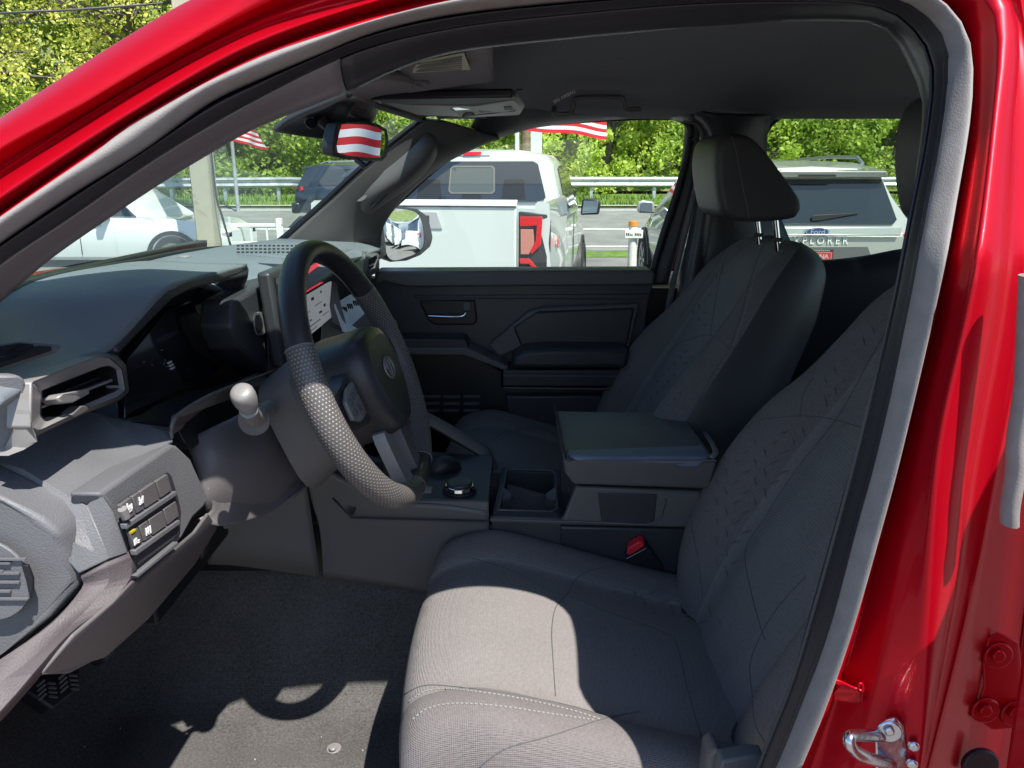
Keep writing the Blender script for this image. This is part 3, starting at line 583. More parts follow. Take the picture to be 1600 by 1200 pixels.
# ledge under the gauges and lower dash, folded from flat facets
facets('dash_ledge', [
    [(180, 660, -.455), (300, 640, -.455), (268, 682, -.372), (195, 664, -.42)],
    [(300, 640, -.455), (392, 592, -.455), (440, 566, -.44), (430, 600, -.38), (350, 612, -.37), (270, 655, -.368), (268, 682, -.372)]], M['mid'], TR, .004, .001, 'ledge under the gauges')
tube('ledge_edge', cr([PX(268, 684, -.368), PX(272, 655, -.365), PX(308, 628, -.365), PX(350, 608, -.365), PX(400, 590, -.37), PX(436, 575, -.38)], 5), .0022, M['mid'], TR)
prism('column_slot', [PX(271, 658, -.385), PX(310, 632, -.385), PX(352, 612, -.385), PX(430, 592, -.39), PX(440, 640, -.385), PX(345, 668, -.375), PX(300, 702, -.368), PX(290, 692, -.372)], (-.05, 0, 0), M['black'], TR, .001, label='dark opening round the column')
ld = facets('lower_dash', [
    [(36, 737, -.44), (153, 650, -.44), (183, 677, -.415), (223, 698, -.39), (232, 715, -.375), (155, 771, -.370), (136, 790, -.385)],
    [(183, 677, -.415), (195, 664, -.42), (230, 668, -.40), (262, 682, -.375), (270, 693, -.367), (232, 715, -.375), (223, 698, -.39)],
    [(153, 650, -.44), (180, 660, -.44), (195, 664, -.42), (183, 677, -.415)],
    [(136, 790, -.385), (155, 771, -.37), (178, 800, -.362), (200, 862, -.357), (171, 873, -.365)],
    [(36, 737, -.44), (136, 790, -.385), (171, 873, -.365), (125, 896, -.385), (107, 876, -.395), (101, 844, -.40), (75, 818, -.42), (0, 780, -.46), (-90, 745, -.50), (-90, 700, -.52)],
    [(36, 737, -.44), (-90, 700, -.52), (-90, 640, -.54), (60, 640, -.52), (153, 650, -.44)]], M['dash'], TR, .004, .0025, 'lower dash panel in the sun')
# end cap with round cover
ec = prism('dash_end_cap', [P(-140, 735, .615), P(-60, 752, .605), P(0, 783, .60), P(60, 812, .603), (P(92, 836, .606)), P(103, 862, .612), P(122, 892, .620), P(126, 914, .620), P(78, 968, .61), P(0, 1026, .60), P(-140, 1120, .60)], (0, .05, 0), M['dash'], TR, .008, 3, label='grey dash end cap facing the door opening')
cc = P(-22, 905, .598)
rc = disc('round_cover', cc + Vector((0, .001, 0)), (0, -1, 0), .0395, .0035, M['dash'], ec, n=40, bev=.001)
for k, (u0, u1, v) in enumerate(((-60, 16, 880), (-50, 4, 893), (-60, 30, 896), (-60, 30, 910), (-60, 16, 924), (-50, 40, 874), (-50, 44, 936))):
    a = P(u0, v, .5925); b = P(u1, v, .5925)
    box('cover_rib', (a.x, .5915, a.z - .0007), (b.x, .5945, a.z + .0007), M['dash'], rc, 0)
prism('cover_slot', [P(33, 882, .5935), P(43, 884, .5935), P(51, 905, .5935), P(51, 924, .5935), P(44, 925, .5935), P(40, 905, .5935)], (0, .003, 0), M['black'], rc, .0004)
sheet('lower_side_trim', [[PX(*p) for p in r] for r in (
    ((126, 898, -.386), (165, 878, -.367), (197, 864, -.358), (207, 885, -.357)),
    ((127, 920, -.386), (166, 912, -.370), (198, 902, -.359), (205, 906, -.359)),
    ((78, 974, -.394), (128, 962, -.380), (164, 945, -.366), (172, 940, -.366)),
    ((0, 1031, -.418), (50, 1034, -.400), (98, 1000, -.380), (110, 992, -.380)),
    ((-40, 1060, -.43), (-30, 1092, -.42), (-4, 1112, -.405), (4, 1114, -.405)),
    ((-110, 1110, -.45), (-100, 1150, -.44), (-80, 1180, -.43), (-70, 1184, -.43)))], M['trim_low'], TR, .004, 1, 4, smooth_u=False, angle=14, label='lower dash edge trim')
facets('knee_panel_lower', [
    [(203, 905, -.357), (214, 903, -.36), (300, 830, -.36), (322, 800, -.355), (336, 822, -.37), (300, 880, -.39), (226, 966, -.41), (160, 1025, -.43), (90, 1046, -.44), (60, 1050, -.39), (110, 990, -.375), (172, 938, -.362)]], M['mid'], TR, .004, .002)
prism('fuse_flap', [PX(226, 905, -.372), PX(219, 931, -.38), PX(166, 976, -.388), PX(156, 960, -.382), PX(172, 940, -.372)], (-.006, 0, 0), M['gloss'], TR, .001)
prism('lower_trim_edge', [PX(88, 1046, -.425), PX(150, 1022, -.425), PX(152, 1030, -.43), (PX(110, 1052, -.43)), PX(66, 1054, -.425)], (-.01, 0, 0), M['dash'], TR, .002)
# switch panel
sw = prism('switch_panel', [PX(156, 771, -.366), PX(212, 732, -.366), PX(268, 694, -.363), PX(277, 696, -.362), PX(299, 717, -.360), PX(319, 776, -.353), PX(321, 791, -.354), PX(302, 810, -.357), PX(284, 842, -.359), PX(250, 875, -.361), PX(213, 904, -.362), PX(205, 886, -.360), PX(198, 855, -.361), PX(178, 798, -.364)], (-.03, 0, 0), M['dash'], TR, .004, 3, label='grey switch panel in the sun')
def quadp(a, b, c, d, X, dep, m_, par, nm, bev=.0008):
    return prism(nm, [PX(a[0], a[1], X), PX(b[0], b[1], X), PX(c[0], c[1], X), PX(d[0], d[1], X)], (-dep, 0, 0), m_, par, bev)
XS = -.3545
prism('switch_recess', [PX(186, 785, XS), PX(262, 738, XS), PX(268, 744, XS), PX(279, 780, XS), PX(283, 800, XS), PX(282, 822, XS), PX(272, 842, XS), PX(216, 882, XS), PX(212, 878, XS)], (-.0012, 0, 0), M['dash_dark'], sw, 0)
XW = -.3515
for a, b, c, d in (((188, 789), (205, 777), (213, 803), (197, 815)), ((207, 776), (218, 769), (226, 795), (215, 802)), ((219, 768), (242, 753), (250, 780), (228, 794)), ((244, 752), (262, 741), (269, 766), (252, 778)),
                   ((203, 833), (216, 824), (223, 846), (212, 855)), ((218, 822), (231, 813), (238, 838), (226, 846)), ((233, 812), (254, 798), (261, 821), (240, 836)), ((256, 796), (275, 783), (280, 806), (263, 820))):
    quadp(a, b, c, d, XW, .004, M['mid'], sw, 'switch')
for a, b, c, d in (((197, 819), (276, 767), (278, 773), (199, 827)), ((212, 860), (281, 812), (283, 818), (214, 868)), ((213, 899), (278, 846), (280, 851), (216, 903))):
    quadp(a, b, c, d, XW + .0015, .006, M['dash'], sw, 'switch_rail')
quadp((205, 831), (212, 826), (213, 829), (206, 834), XW + .001, .003, mat('amber_mark', (.5, .42, .02), .4), sw, 'indicator', 0)
def glyph(u, v, kind, par):
    q = []
    def bx_(du, dv, w, h):
        c = PX(u + du, v + dv, XW + .0006); q.append([c + Vector(t) for t in ((-.0005, -w, -h), (.0005, -w, -h), (.0005, w, -h), (-.0005, w, -h), (-.0005, -w, h), (.0005, -w, h), (.0005, w, h), (-.0005, w, h))])
    if kind == 0: bx_(0, 3, .0035, .0012); bx_(-1, -1, .0028, .0022); bx_(3, -4, .0006, .0025); bx_(-4, -5, .0005, .002)
    if kind == 1: bx_(0, 2, .0036, .0012); bx_(1, -2, .0024, .001); bx_(2, -6, .001, .0012); bx_(-3, -3, .0006, .002)
    if kind == 2: bx_(-1, 0, .0026, .0026); bx_(4, -2, .001, .0004); bx_(4, 1, .001, .0004)
    if kind == 3:
        for k in range(3): bx_(-2 + k * 3.0, 2 - k * 2, .0006, .0038)
        bx_(0, 4, .003, .0012)
    return join_boxes('switch_symbol', q, M['white_print'], par)
glyph(203, 795, 0, sw); glyph(221, 783, 1, sw); glyph(213, 846, 2, sw); glyph(231, 829, 3, sw)
tube('dimmer_wheel', [PX(191, 795, -.3505), PX(197, 808, -.3505)], .004, M['satin'], sw, n=10)

# knee panel round the column and its bowl
kp = sheet('knee_panel', [
    [P(285, 690, .86), P(300, 715, .85), P(318, 775, .84), P(322, 800, .85)],
    [P(330, 668, .88), P(345, 710, .86), P(352, 760, .86), P(352, 797, .87)],
    [P(385, 640, .95), P(400, 700, .92), P(405, 750, .92), P(402, 792, .93)],
    [P(425, 600, 1.02), P(445, 670, 1.00), P(460, 720, 1.00), P(452, 778, 1.0)],
    [P(450, 580, 1.10), P(480, 660, 1.08), P(498, 715, 1.08), P(480, 742, 1.06)]], M['mid'], TR, .006, 4, 4, label='grey knee panel under the column')
tube('knee_panel_rim', cr([P(352, 822, .86), P(420, 800, .95), P(466, 768, 1.0), P(486, 738, 1.05), P(470, 725, 1.04), P(430, 722, .98), P(385, 730, .91)], 8), .0035, M['mid'], TR)
sheet('knee_panel_bowl', [
    [P(306, 812, .84), P(330, 795, .85), P(322, 762, .845)],
    [P(352, 822, .86), P(362, 790, .88), P(372, 735, .90)],
    [P(420, 800, .95), P(425, 770, .97), P(432, 724, .985)],
    [P(472, 760, 1.01), P(474, 745, 1.03), P(472, 728, 1.045)]], M['mid'], TR, .003, 4, 4)
# footwell centre trim
sheet('footwell_trim', [
    [P(322, 800, 1.15), P(325, 882, 1.16)], [P(360, 700, 1.16), P(370, 884, 1.17)], [P(430, 680, 1.18), P(430, 892, 1.19)], [P(470, 690, 1.19), P(500, 902, 1.21)]], M['mid'], TR, .004, 4, 4)
sheet('console_footwell_side', [
    [P(474, 720, 1.19), P(486, 780, 1.20), P(500, 830, 1.21), P(505, 902, 1.225)],
    [P(520, 740, 1.20), P(525, 790, 1.21), P(530, 840, 1.22), P(530, 906, 1.235)],
    [P(600, 780, 1.21), P(600, 820, 1.215), P(600, 860, 1.225), P(600, 916, 1.24)],
    [P(700, 790, 1.21), P(700, 830, 1.215), P(700, 880, 1.225), P(700, 934, 1.24)],
    [P(764, 800, 1.21), P(764, 840, 1.215), P(764, 890, 1.225), P(764, 940, 1.235)]], M['mid'], TR, .006, 4, 4, label='grey console side beside the footwell')
sheet('console_cheek', [[P(480, 690, 1.24), P(486, 742, 1.215), P(545, 806, 1.205)], [P(520, 690, 1.26), P(530, 730, 1.23), P(553, 803, 1.207)], [P(600, 720, 1.28), P(590, 760, 1.24), P(562, 780, 1.215)]], M['dash_dark'], TR, .004, 3, 3)
# pedals
def pedal(name, pts, vec, n, lab):
    p = prism(name, pts, vec, M['lip'], TR, .004, 2, label=lab)
    return p
bp = pedal('brake_pedal', [P(38, 1078, .93), P(84, 1108, .93), P(126, 1074, .98), P(127, 1046, 1.0), P(108, 1036, 1.0), P(60, 1052, .96)], (-.02, .0, -.012), 0, 'ribbed black brake pedal')
for i in range(4):
    for j in range(4):
        u = 56 + i * 17 + j * 1; v = 1076 + j * 7 - i * 6
        if v > 1098: continue
        s_ = 1 if (i % 2) else -1
        a = P(u, v, .925 + i * .012); b = P(u + 12, v - 5 + s_ * 6, .925 + (i + .8) * .012)
        tube('pedal_rib', [a + Vector((.002, 0, .003)), b + Vector((.002, 0, .003))], .0018, M['mid'], bp, n=5)
ap_ = pedal('accelerator_pedal', [P(150, 1024, 1.08), P(168, 1036, 1.08), P(180, 1020, 1.09), P(178, 1000, 1.10), P(160, 1000, 1.10)], (-.02, 0, -.01), 0, 'black accelerator pedal')
for k in range(3): tube('pedal_rib', [P(158 + k * 6, 1008, 1.075) + Vector((.002, 0, 0)), P(163 + k * 6, 1026 - k * 2, 1.07) + Vector((.002, 0, 0))], .0014, M['mid'], ap_, n=5)
prism('foot_rest', [P(270, 870, 1.05), P(300, 862, 1.05), P(322, 850, 1.05), P(318, 872, 1.05), P(300, 884, 1.05), P(278, 884, 1.05)], (0, .02, 0), M['lip'], TR, .004)

# hood release / tilt lever by the column


# ------------------------------------------------------------------ steering wheel
WC = V(-.2037, 1.026, -.265); PH = .384; YW = .06
wa = Vector((-math.sin(PH), 0, math.cos(PH))); wb = Vector((math.sin(YW), math.cos(YW), 0)); wb = (wb - wa * wb.dot(wa)).normalized()
wn = wb.cross(wa).normalized()
if wn.x < 0: wn = -wn
def WL(l, u, n): return WC + wb * l + wa * u + wn * n         # lateral (far +), up, towards the driver
stw = empty('steering_wheel', WC); stw.parent = TR; stw.location = WC - WLOC[TR.name]; WLOC[stw.name] = WC.copy(); stw['label'] = 'leather steering wheel with perforated grips'
RW = .183; RA = .1761; RB = .1882
def rim(name, a0, a1, r, m_, n=40, flat=.86, lab=None, bump=0):
    vs = []; fs = []; uv = []; N = 40
    for i in range(n + 1):
        t = R(a0 + (a1 - a0) * i / n); rr = r(i / n) if callable(r) else r
        for k in range(N + 1):
            a = 2 * math.pi * k / N
            # squircle-ish section
            ca, sa = math.cos(a), math.sin(a)
            vs.append(WL(math.sin(t) * (RB + rr * ca), math.cos(t) * (RA + rr * ca), rr * 1.12 * sa)); uv.append((RW * t, k / N))
    for i in range(n):
        for k in range(N):
            fs.append([i * (N + 1) + k, i * (N + 1) + k + 1, (i + 2 - 1) * (N + 1) + k + 1, (i + 1) * (N + 1) + k])
    fs.append([k for k in range(N)][::-1]); fs.append([n * (N + 1) + k for k in range(N)])
    o = mk(name, vs, fs, m_, stw, uvs=uv, label=lab, angle=60); return o
T1 = -63; T2 = 58
rim('rim_top', T1, T2, .0152, M['leather'], lab='smooth black leather top of the rim')
rim('rim_grip', T1 - 112, T1 - .4, lambda s: .0158 + .0012 * math.sin(s * math.pi), M['perf'], n=60, lab='perforated near grip glinting in the sun')
rim('rim_grip', T2 + .4, 160, lambda s: .0158 + .001 * math.sin(s * math.pi), M['perf'], n=50, lab='perforated far grip in shade')
rim('rim_bottom', 160.4, 184.6, .0150, M['leather'], n=16)
for t in (T1, T2, 160.2, 184.8):
    tt = R(t); tube('rim_stitch', [WL(math.sin(tt) * (RB + .0157 * math.cos(a)), math.cos(tt) * (RA + .0157 * math.cos(a)), .0176 * math.sin(a)) for a in [2 * math.pi * k / 24 for k in range(24)]], .0009, M['seam'], stw, n=5, closed=True)
def pad(name, polys, m_, par=stw, lab=None, sm=3, bev=0, ang=35):
    """loft through closed outlines given in wheel coordinates [(l,u)...], n"""
    rows = []
    for pts, n in polys:
        rows.append([WL(l, u, n) for l, u in pts])
    rr = [cr(r, sm, True) for r in rows]
    m = len(rr[0]); vs = [p for r in rr for p in r]; fs = []
    for i in range(len(rr) - 1):
        for j in range(m): fs.append([i * m + j, i * m + (j + 1) % m, (i + 1) * m + (j + 1) % m, (i + 1) * m + j])
    fs.append(list(range(m))); fs.append([(len(rr) - 1) * m + j for j in range(m)][::-1])
    o = mk(name, vs, fs, m_, par, label=lab, angle=ang); fixnormals(o)
    if bev: bevel(o, bev, 3, 25)
    return o
face = [(-.052, .050), (0, .056), (.052, .050), (.074, .022), (.072, -.026), (.052, -.064), (.028, -.086), (0, -.090), (-.028, -.086), (-.052, -.064), (-.072, -.026), (-.074, .022)]
def sc(f, s, du=0, dl=0): return [(l * s + dl, u * s + du) for l, u in f]
pad('airbag_cover', [(sc(face, .78, -.004), .034), (sc(face, .90, -.002), .031), (sc(face, .985), .022), (sc(face, 1.02), .006), (sc(face, 1.04), -.02), (sc(face, 1.05, .002), -.048)], M['leather'], lab='black airbag cover', ang=60)
pad('hub_surround', [(sc(face, 1.05, .002), -.0485), (sc(face, 1.10, -.004), -.052), (sc(face, 1.08, -.006), -.072)], M['mid'], ang=50)
pad('column_shroud', [([(-.052, .045), (0, .052), (.052, .045), (.064, .01), (.060, -.05), (.03, -.075), (0, -.08), (-.03, -.075), (-.060, -.05), (-.064, .01)], -.042),
    ([(-.062, .052), (0, .058), (.062, .052), (.072, .01), (.068, -.065), (.035, -.10), (0, -.105), (-.035, -.10), (-.068, -.065), (-.072, .01)], -.075),
    ([(-.060, .040), (0, .045), (.060, .040), (.070, .01), (.066, -.085), (.04, -.12), (0, -.125), (-.04, -.12), (-.072, -.09), (-.075, .01)], -.12)], M['mid'], TR, 'grey steering column shroud')
# emblem: three overlapping ovals on the hub
em = disc('emblem', WL(0, -.006, .0335), wn, .0205, .0012, M['leather'], stw, n=32, up=wa, ry=.0145)
def oval(cu, ru, rl, w): return tube('emblem_oval', [WL(rl * math.sin(a), cu + ru * math.cos(a), .0358) for a in [2 * math.pi * k / 32 for k in range(32)]], w, M['satin'], em, n=6, closed=True, up=wn)
oval(-.006, .0145, .0208, .0014); oval(-.0005, .0062, .0135, .0010); oval(-.0055, .0125, .0062, .0010)
# side spokes with switch clusters
for s in (-1, 1):
    sp_ = pad('side_spoke', [([(s * .066, .020), (s * .11, .014), (s * .150, .010), (s * .172, .006), (s * .172, -.022), (s * .150, -.030), (s * .11, -.040), (s * .066, -.050)], .004), ([(s * .066, .022), (s * .11, .016), (s * .150, .012), (s * .172, .008), (s * .172, -.024), (s * .150, -.032), (s * .11, -.042), (s * .066, -.052)], -.014)], M['dash_dark'], sm=2, ang=40)
    prism('switch_pad', [WL(s * .088, .010, .0055), WL(s * .118, .008, .0055), WL(s * .140, -.002, .0055), WL(s * .142, -.026, .0055), WL(s * .118, -.036, .0055), WL(s * .090, -.036, .0055)], wn * .006, M['satin'] if s < 0 else M['mid'], sp_, .002, 3)
    for (l, u) in ((.098, -.002), (.112, -.004), (.127, -.008), (.098, -.018), (.113, -.020), (.128, -.021), (.104, -.029)):
        disc('button', WL(s * l, u, .0115), wn, .0052, .0022, M['mid'] if s < 0 else M['dash_dark'], sp_, n=14, up=wa)
# lower spoke: twin bars, near one satin, far one coloured darker for its shade
for s in (-1, 1):
    pad('lower_spoke', [([(s * .026, -.084), (s * .048, -.078), (s * .052, -.12), (s * .046, -.172), (s * .020, -.178), (s * .018, -.13)], .006), ([(s * .022, -.084), (s * .052, -.076), (s * .056, -.12), (s * .050, -.174), (s * .016, -.180), (s * .014, -.13)], -.010)], M['satin'] if s < 0 else M['mid'], lab='lower spoke', sm=3, ang=50)
    prism('spoke_insert', [WL(s * .0, -.165, .012), WL(s * .04, -.160, .012), WL(s * .044, -.176, .012), WL(s * .0, -.182, .012)], wn * -.012, M['satin'], stw, .003)
# turn stalk
sk = tube('turn_stalk', cr([P(420, 640, .93), P(398, 652, .84), P(388, 640, .775)], 6), [.013, .0135, .0135, .013, .0125, .0118, .0112, .0108, .0105, .0102, .010, .0097, .0095], M['satin'], TR, n=20, label='turn stalk with satin knob')
disc('stalk_collar', P(398, 655, .865), Vector((.1, -1, .12)), .019, .006, M['mid'], sk)
kn = []
for i, (d, r) in enumerate(((.0, .0105), (.002, .0115), (.006, .0125), (.012, .0140), (.020, .0145), (.026, .0138), (.0295, .0115), (.031, .006))):
    kn.append((P(389, 636, .775) + Vector((-.012, -.62, .78)).normalized() * d, r * .88))
tube('stalk_knob', [p for p, r in kn], [r for p, r in kn], M['satin'], sk, n=24)
# ------------------------------------------------------------------ centre screen, far dash
sc_ = prism('touch_screen_housing', [V(-.372, 1.185, -.148), V(-.372, 1.62, -.148), V(-.360, 1.62, -.298), V(-.360, 1.185, -.298)], (-.022, 0, 0), M['dash_dark'], TR, .006, 3, label='tablet style centre touch screen')
scr = prism('touch_screen', [V(-.3695, 1.20, -.158), V(-.3695, 1.60, -.158), V(-.3580, 1.60, -.286), V(-.3580, 1.20, -.286)], (-.002, 0, 0), M['gloss'], sc_, .001)
def emis(name, col, s):
    m = mat(name, col, .3); b = m.node_tree.nodes['Principled BSDF']; b.inputs['Emission Color'].default_value = (*col, 1); b.inputs['Emission Strength'].default_value = s; return m
M['scr_grey'] = emis('screen_panel_lit', (.30, .32, .34), .28); M['scr_red'] = emis('screen_red_lit', (.8, .03, .06), .35); M['scr_dk'] = emis('screen_text', (.03, .03, .04), .05)
def SP(y, t, e=.0): # point on the screen, t from top 0..1
    return V(-.3695 + .0115 * t + .0012 + e, y + .02, -.158 - .128 * t)
def spq(name, y0, y1, t0, t1, m_, e=0): return prism(name, [SP(y0, t0, e), SP(y1, t0, e), SP(y1, t1, e), SP(y0, t1, e)], (-.0008, 0, 0), m_, scr, 0)
spq('screen_panel', 1.24, 1.53, .40, .93, M['scr_grey']); spq('screen_banner', 1.30, 1.48, .05, .36, M['scr_red']); spq('screen_panel', 1.49, 1.55, .05, .36, M['scr_grey'])
random.seed(3)
for (y, t, w, h) in ((1.30, .48, .010, .03), (1.36, .47, .018, .04), (1.43, .45, .010, .03), (1.28, .62, .06, .008), (1.38, .60, .05, .008), (1.44, .66, .014, .04), (1.33, .74, .012, .02), (1.40, .72, .02, .03), (1.28, .82, .12, .010), (1.42, .80, .05, .008), (1.32, .88, .05, .008)):
    spq('screen_icon', y, y + w, t, t + h, M['scr_dk'], .0006)
# round knob / start button panel between the gauges and the screen
prism('centre_fascia', [PX(366, 470, -.405), PX(400, 450, -.40), PX(432, 430, -.395), PX(445, 560, -.39), PX(430, 590, -.39), PX(375, 545, -.40), PX(362, 510, -.405)], (-.05, 0, 0), M['dash_dark'], TR, .006)
sb = disc('start_button', PX(403, 506, -.397), (1, -.1, .1), .0185, .006, M['mid'], TR, n=28)
disc('button_face', PX(403, 506, -.3905), (1, -.1, .1), .014, .002, M['gloss'], sb, n=24)
tube('button_ring', [PX(403, 506, -.3895) + Vector((0, .0165 * math.cos(a), .0165 * math.sin(a))) for a in [2 * math.pi * k / 28 for k in range(28)]], .0012, M['satin'], sb, n=6, closed=True, up=Vector((1, 0, 0)))
# passenger fascia
sheet('passenger_fascia', [
    [V(-.385, 1.2, -.235), V(-.39, 1.2, -.30), V(-.40, 1.2, -.40), V(-.42, 1.2, -.55)],
    [V(-.36, 1.5, -.19), V(-.38, 1.5, -.27), V(-.40, 1.5, -.36), V(-.42, 1.5, -.60)],
    [V(-.345, 1.75, -.185), V(-.37, 1.75, -.25), V(-.38, 1.75, -.34), V(-.40, 1.75, -.62)],
    [V(-.335, 1.985, -.185), V(-.36, 1.985, -.25), V(-.37, 1.985, -.34), V(-.39, 1.985, -.62)]], M['dash_dark'], TR, .004, 4, 4)
# far vent
fv = empty('air_vent', PX(583, 412, -.33)); fv.parent = TR; WLOC[fv.name] = PX(583, 412, -.33); fv.location = WLOC[fv.name] - WLOC[TR.name]; fv['label'] = 'far air vent beside the far door'
fo = [(570, 396), (590, 392), (593, 396), (593, 424), (575, 434), (569, 430)]; fi = [(577, 405), (588, 399), (590, 403), (590, 418), (578, 425), (575, 420)]
ring('vent_bezel', fo, fi, M['dash'], fv, -.335, -.328, .001, (-.02, 0, 0))
prism('vent_back', [PX(u, v, -.328) + Vector((-.019, 0, 0)) for u, v in fi], (-.004, 0, 0), M['black'], fv, 0)
prism('vent_slat', [PX(576, 414, -.336), PX(590, 408, -.336), PX(590, 411, -.336), PX(576, 417, -.336)], (-.01, 0, 0), M['mid'], fv, 0)
prism('vent_pod', [PX(500, 392, -.36), PX(560, 386, -.36), PX(591, 391, -.34), PX(570, 397, -.335), PX(568, 430, -.335), PX(545, 425, -.35), PX(500, 410, -.37)], (-.05, 0, 0), M['dash_top'], TR, .004)
# tray with paper card, dark lettering
tp = prism('tray_card', [P(522, 475, 1.50), P(548, 459, 1.62), P(606, 512, 1.60), P(574, 530, 1.44), P(535, 515, 1.44)], (0, .0, -.006), M['paper'], TR, .001, label='white printed card in the dash tray')
for k in range(9):
    u = 533 + k * 3; v = 485 - k * 1.6 + 1.5 * (k % 3); h_ = 4 + (k * 5) % 5
    prism('card_print', [P(u, v - h_ * .5, 1.52) + Vector((0, 0, .004)), P(u + 2.4, v - h_ * .5 - 1, 1.52) + Vector((0, 0, .004)), P(u + 4, v + h_, 1.52) + Vector((0, 0, .004)), P(u + 2, v + h_, 1.52) + Vector((0, 0, .004))], (0, 0, -.002), M['dark_print'], tp, 0)
prism('tray_mat', [P(545, 515, 1.46) + Vector((0, 0, .003)), P(575, 488, 1.52) + Vector((0, 0, .003)), P(592, 500, 1.54) + Vector((0, 0, .003)), P(556, 528, 1.46) + Vector((0, 0, .003))], (0, 0, -.002), M['mid'], tp, 0)
prism('dash_tray', [P(500, 540, 1.30), P(505, 470, 1.60), P(620, 500, 1.70), P(640, 600, 1.40)], (0, 0, -.02), M['dash_dark'], TR, .003)
prism('tray_post', [P(516, 440, 1.55), P(524, 440, 1.55), P(545, 520, 1.45), P(530, 524, 1.45)], (-.01, .0, 0), M['mid'], TR, .001)

# ------------------------------------------------------------------ overhead: visor, console, mirror, handle
vz = prism('sun_visor', [P(560, 128, .90), P(610, 92, .84), P(720, 70, .80), P(770, 78, .86), P(772, 128, 1.12), P(640, 146, 1.16), P(575, 142, 1.08)], (.0, .0, .016), M['headliner'], TR, .006, 3, label='dark driver sun visor')
cardp = [P(630, 110, .945), P(668, 98, .888), P(726, 84, .842), P(735, 110, .96), P(660, 117, .985)]
# warning label stuck under the visor
def on_visor(p, dz): return Vector((p.x, p.y, p.z - dz))
lb = prism('warning_label', [P(626, 109, .93), P(660, 97, .875), P(725, 84, .835), P(735, 109, .93), P(645, 114, .955)], (0, 0, .0012), mat('yellowish_label', (.50, .52, .36), .7), vz, 0, label='pale warning label')
for k in range(7):
    t = k / 6; a = P(650 + k * 0, 101 + k * 1.9, .885 + k * .01); 
    prism('label_text', [P(650 + 6 * k % 9, 99 + k * 1.9, .885 + k * .009), P(722, 88 + k * 3.2, .845 + k * .013), P(722, 89.1 + k * 3.2, .848 + k * .013), P(650 + 6 * k % 9, 100 + k * 1.9, .888 + k * .009)], (0, 0, -.0008), mat('label_ink', (.16, .17, .15), .7), lb, 0)
tube('visor_hook', cr([P(632, 128, 1.05), P(640, 133, 1.03), P(648, 127, 1.02), P(664, 127, 1.03), P(668, 130, 1.04)], 4), .003, M['mid'], TR)
disc('visor_clip', P(604, 119, .98), (0, 0, -1), .008, .004, M['satin'], TR)
# windshield header trim
sheet('windshield_header', [
    [P(540, 142, .78), P(556, 138, .76), P(600, 125, .80)],
    [P(556, 150, .98), P(570, 143, .98), P(640, 130, .98)],
    [P(585, 163, 1.25), P(595, 154, 1.25), P(690, 145, 1.25)],
    [P(640, 180, 1.58), P(645, 170, 1.58), P(740, 165, 1.58)],
    [P(662, 190, 1.86), P(672, 182, 1.86), P(760, 185, 1.86)]], M['headliner'], TR, .01, 4, 4, off=1)
oc = prism('overhead_console', [P(586, 158, 1.24), P(640, 163, 1.26), P(740, 164, 1.25), P(808, 155, 1.22), P(820, 170, 1.32), P(814, 180, 1.42), P(740, 184, 1.46), P(650, 180, 1.44)], (0, 0, .014), M['satin'], TR, .006, 3, label='pale overhead console with switches')
def ocq(name, pts, m_, e=.0015): return prism(name, [P(*p) - Vector((0, 0, e)) for p in pts], (0, 0, .003), m_, oc, .0005)
ocq('reading_lamp', [(706, 167, 1.28), (740, 165, 1.28), (742, 169, 1.31), (712, 171, 1.31)], M['chrome'])
ocq('console_button', [(722, 180, 1.38), (734, 174, 1.36), (742, 180, 1.39)], M['black'])
ocq('console_button', [(748, 172, 1.33), (770, 170, 1.33), (771, 173, 1.35), (750, 175, 1.35)], M['black'])
ocq('console_button', [(787, 166, 1.29), (799, 165, 1.29), (801, 170, 1.32), (788, 171, 1.32)], M['black'])
tube('console_seam', [P(703, 170, 1.27), P(723, 182, 1.41), P(806, 173, 1.35), P(802, 160, 1.27), P(740, 164.5, 1.262)], .0008, M['dash_dark'], oc, n=5)
prism('lamp_strip', [P(575, 155, 1.20), P(600, 156, 1.18), P(800, 152, 1.15), P(806, 155, 1.18), P(740, 163, 1.21), P(600, 163, 1.21)], (0, 0, .012), M['black'], TR, .003)
# mirror foot / sensor housing behind mirror
mh = sheet('sensor_housing', [
    [P(428, 198, 1.26), P(470, 206, 1.28), P(515, 211, 1.32), P(560, 205, 1.38)],
    [P(450, 180, 1.24), P(490, 186, 1.27), P(540, 192, 1.32), P(575, 188, 1.37)],
    [P(500, 158, 1.18), P(530, 160, 1.24), P(560, 165, 1.30), P(585, 165, 1.35)],
    [P(545, 138, 1.08), P(560, 140, 1.14), P(575, 145, 1.22), P(592, 150, 1.30)]], M['dash_dark'], TR, .01, 4, 4, off=1, label='dark sensor housing behind the mirror')
prism('housing_panel', [P(565, 146, 1.15), P(588, 157, 1.22), P(578, 185, 1.30), P(545, 183, 1.28), P(552, 168, 1.22)], (-.004, .004, .0), M['mid'], mh, .002)
for i in range(4):
    for j in range(3):
        u = 556 + j * 6.5 - i * 3.2; v = 168 + i * 4.6 + j * 1.6
        prism('vent_slit', [P(u, v, 1.16 + i * .020), P(u + 4.5, v + 1, 1.162 + i * .020), P(u + 3.9, v + 3, 1.166 + i * .020), P(u - .8, v + 2, 1.164 + i * .020)], (-.001, .001, 0), M['black'], mh, 0)
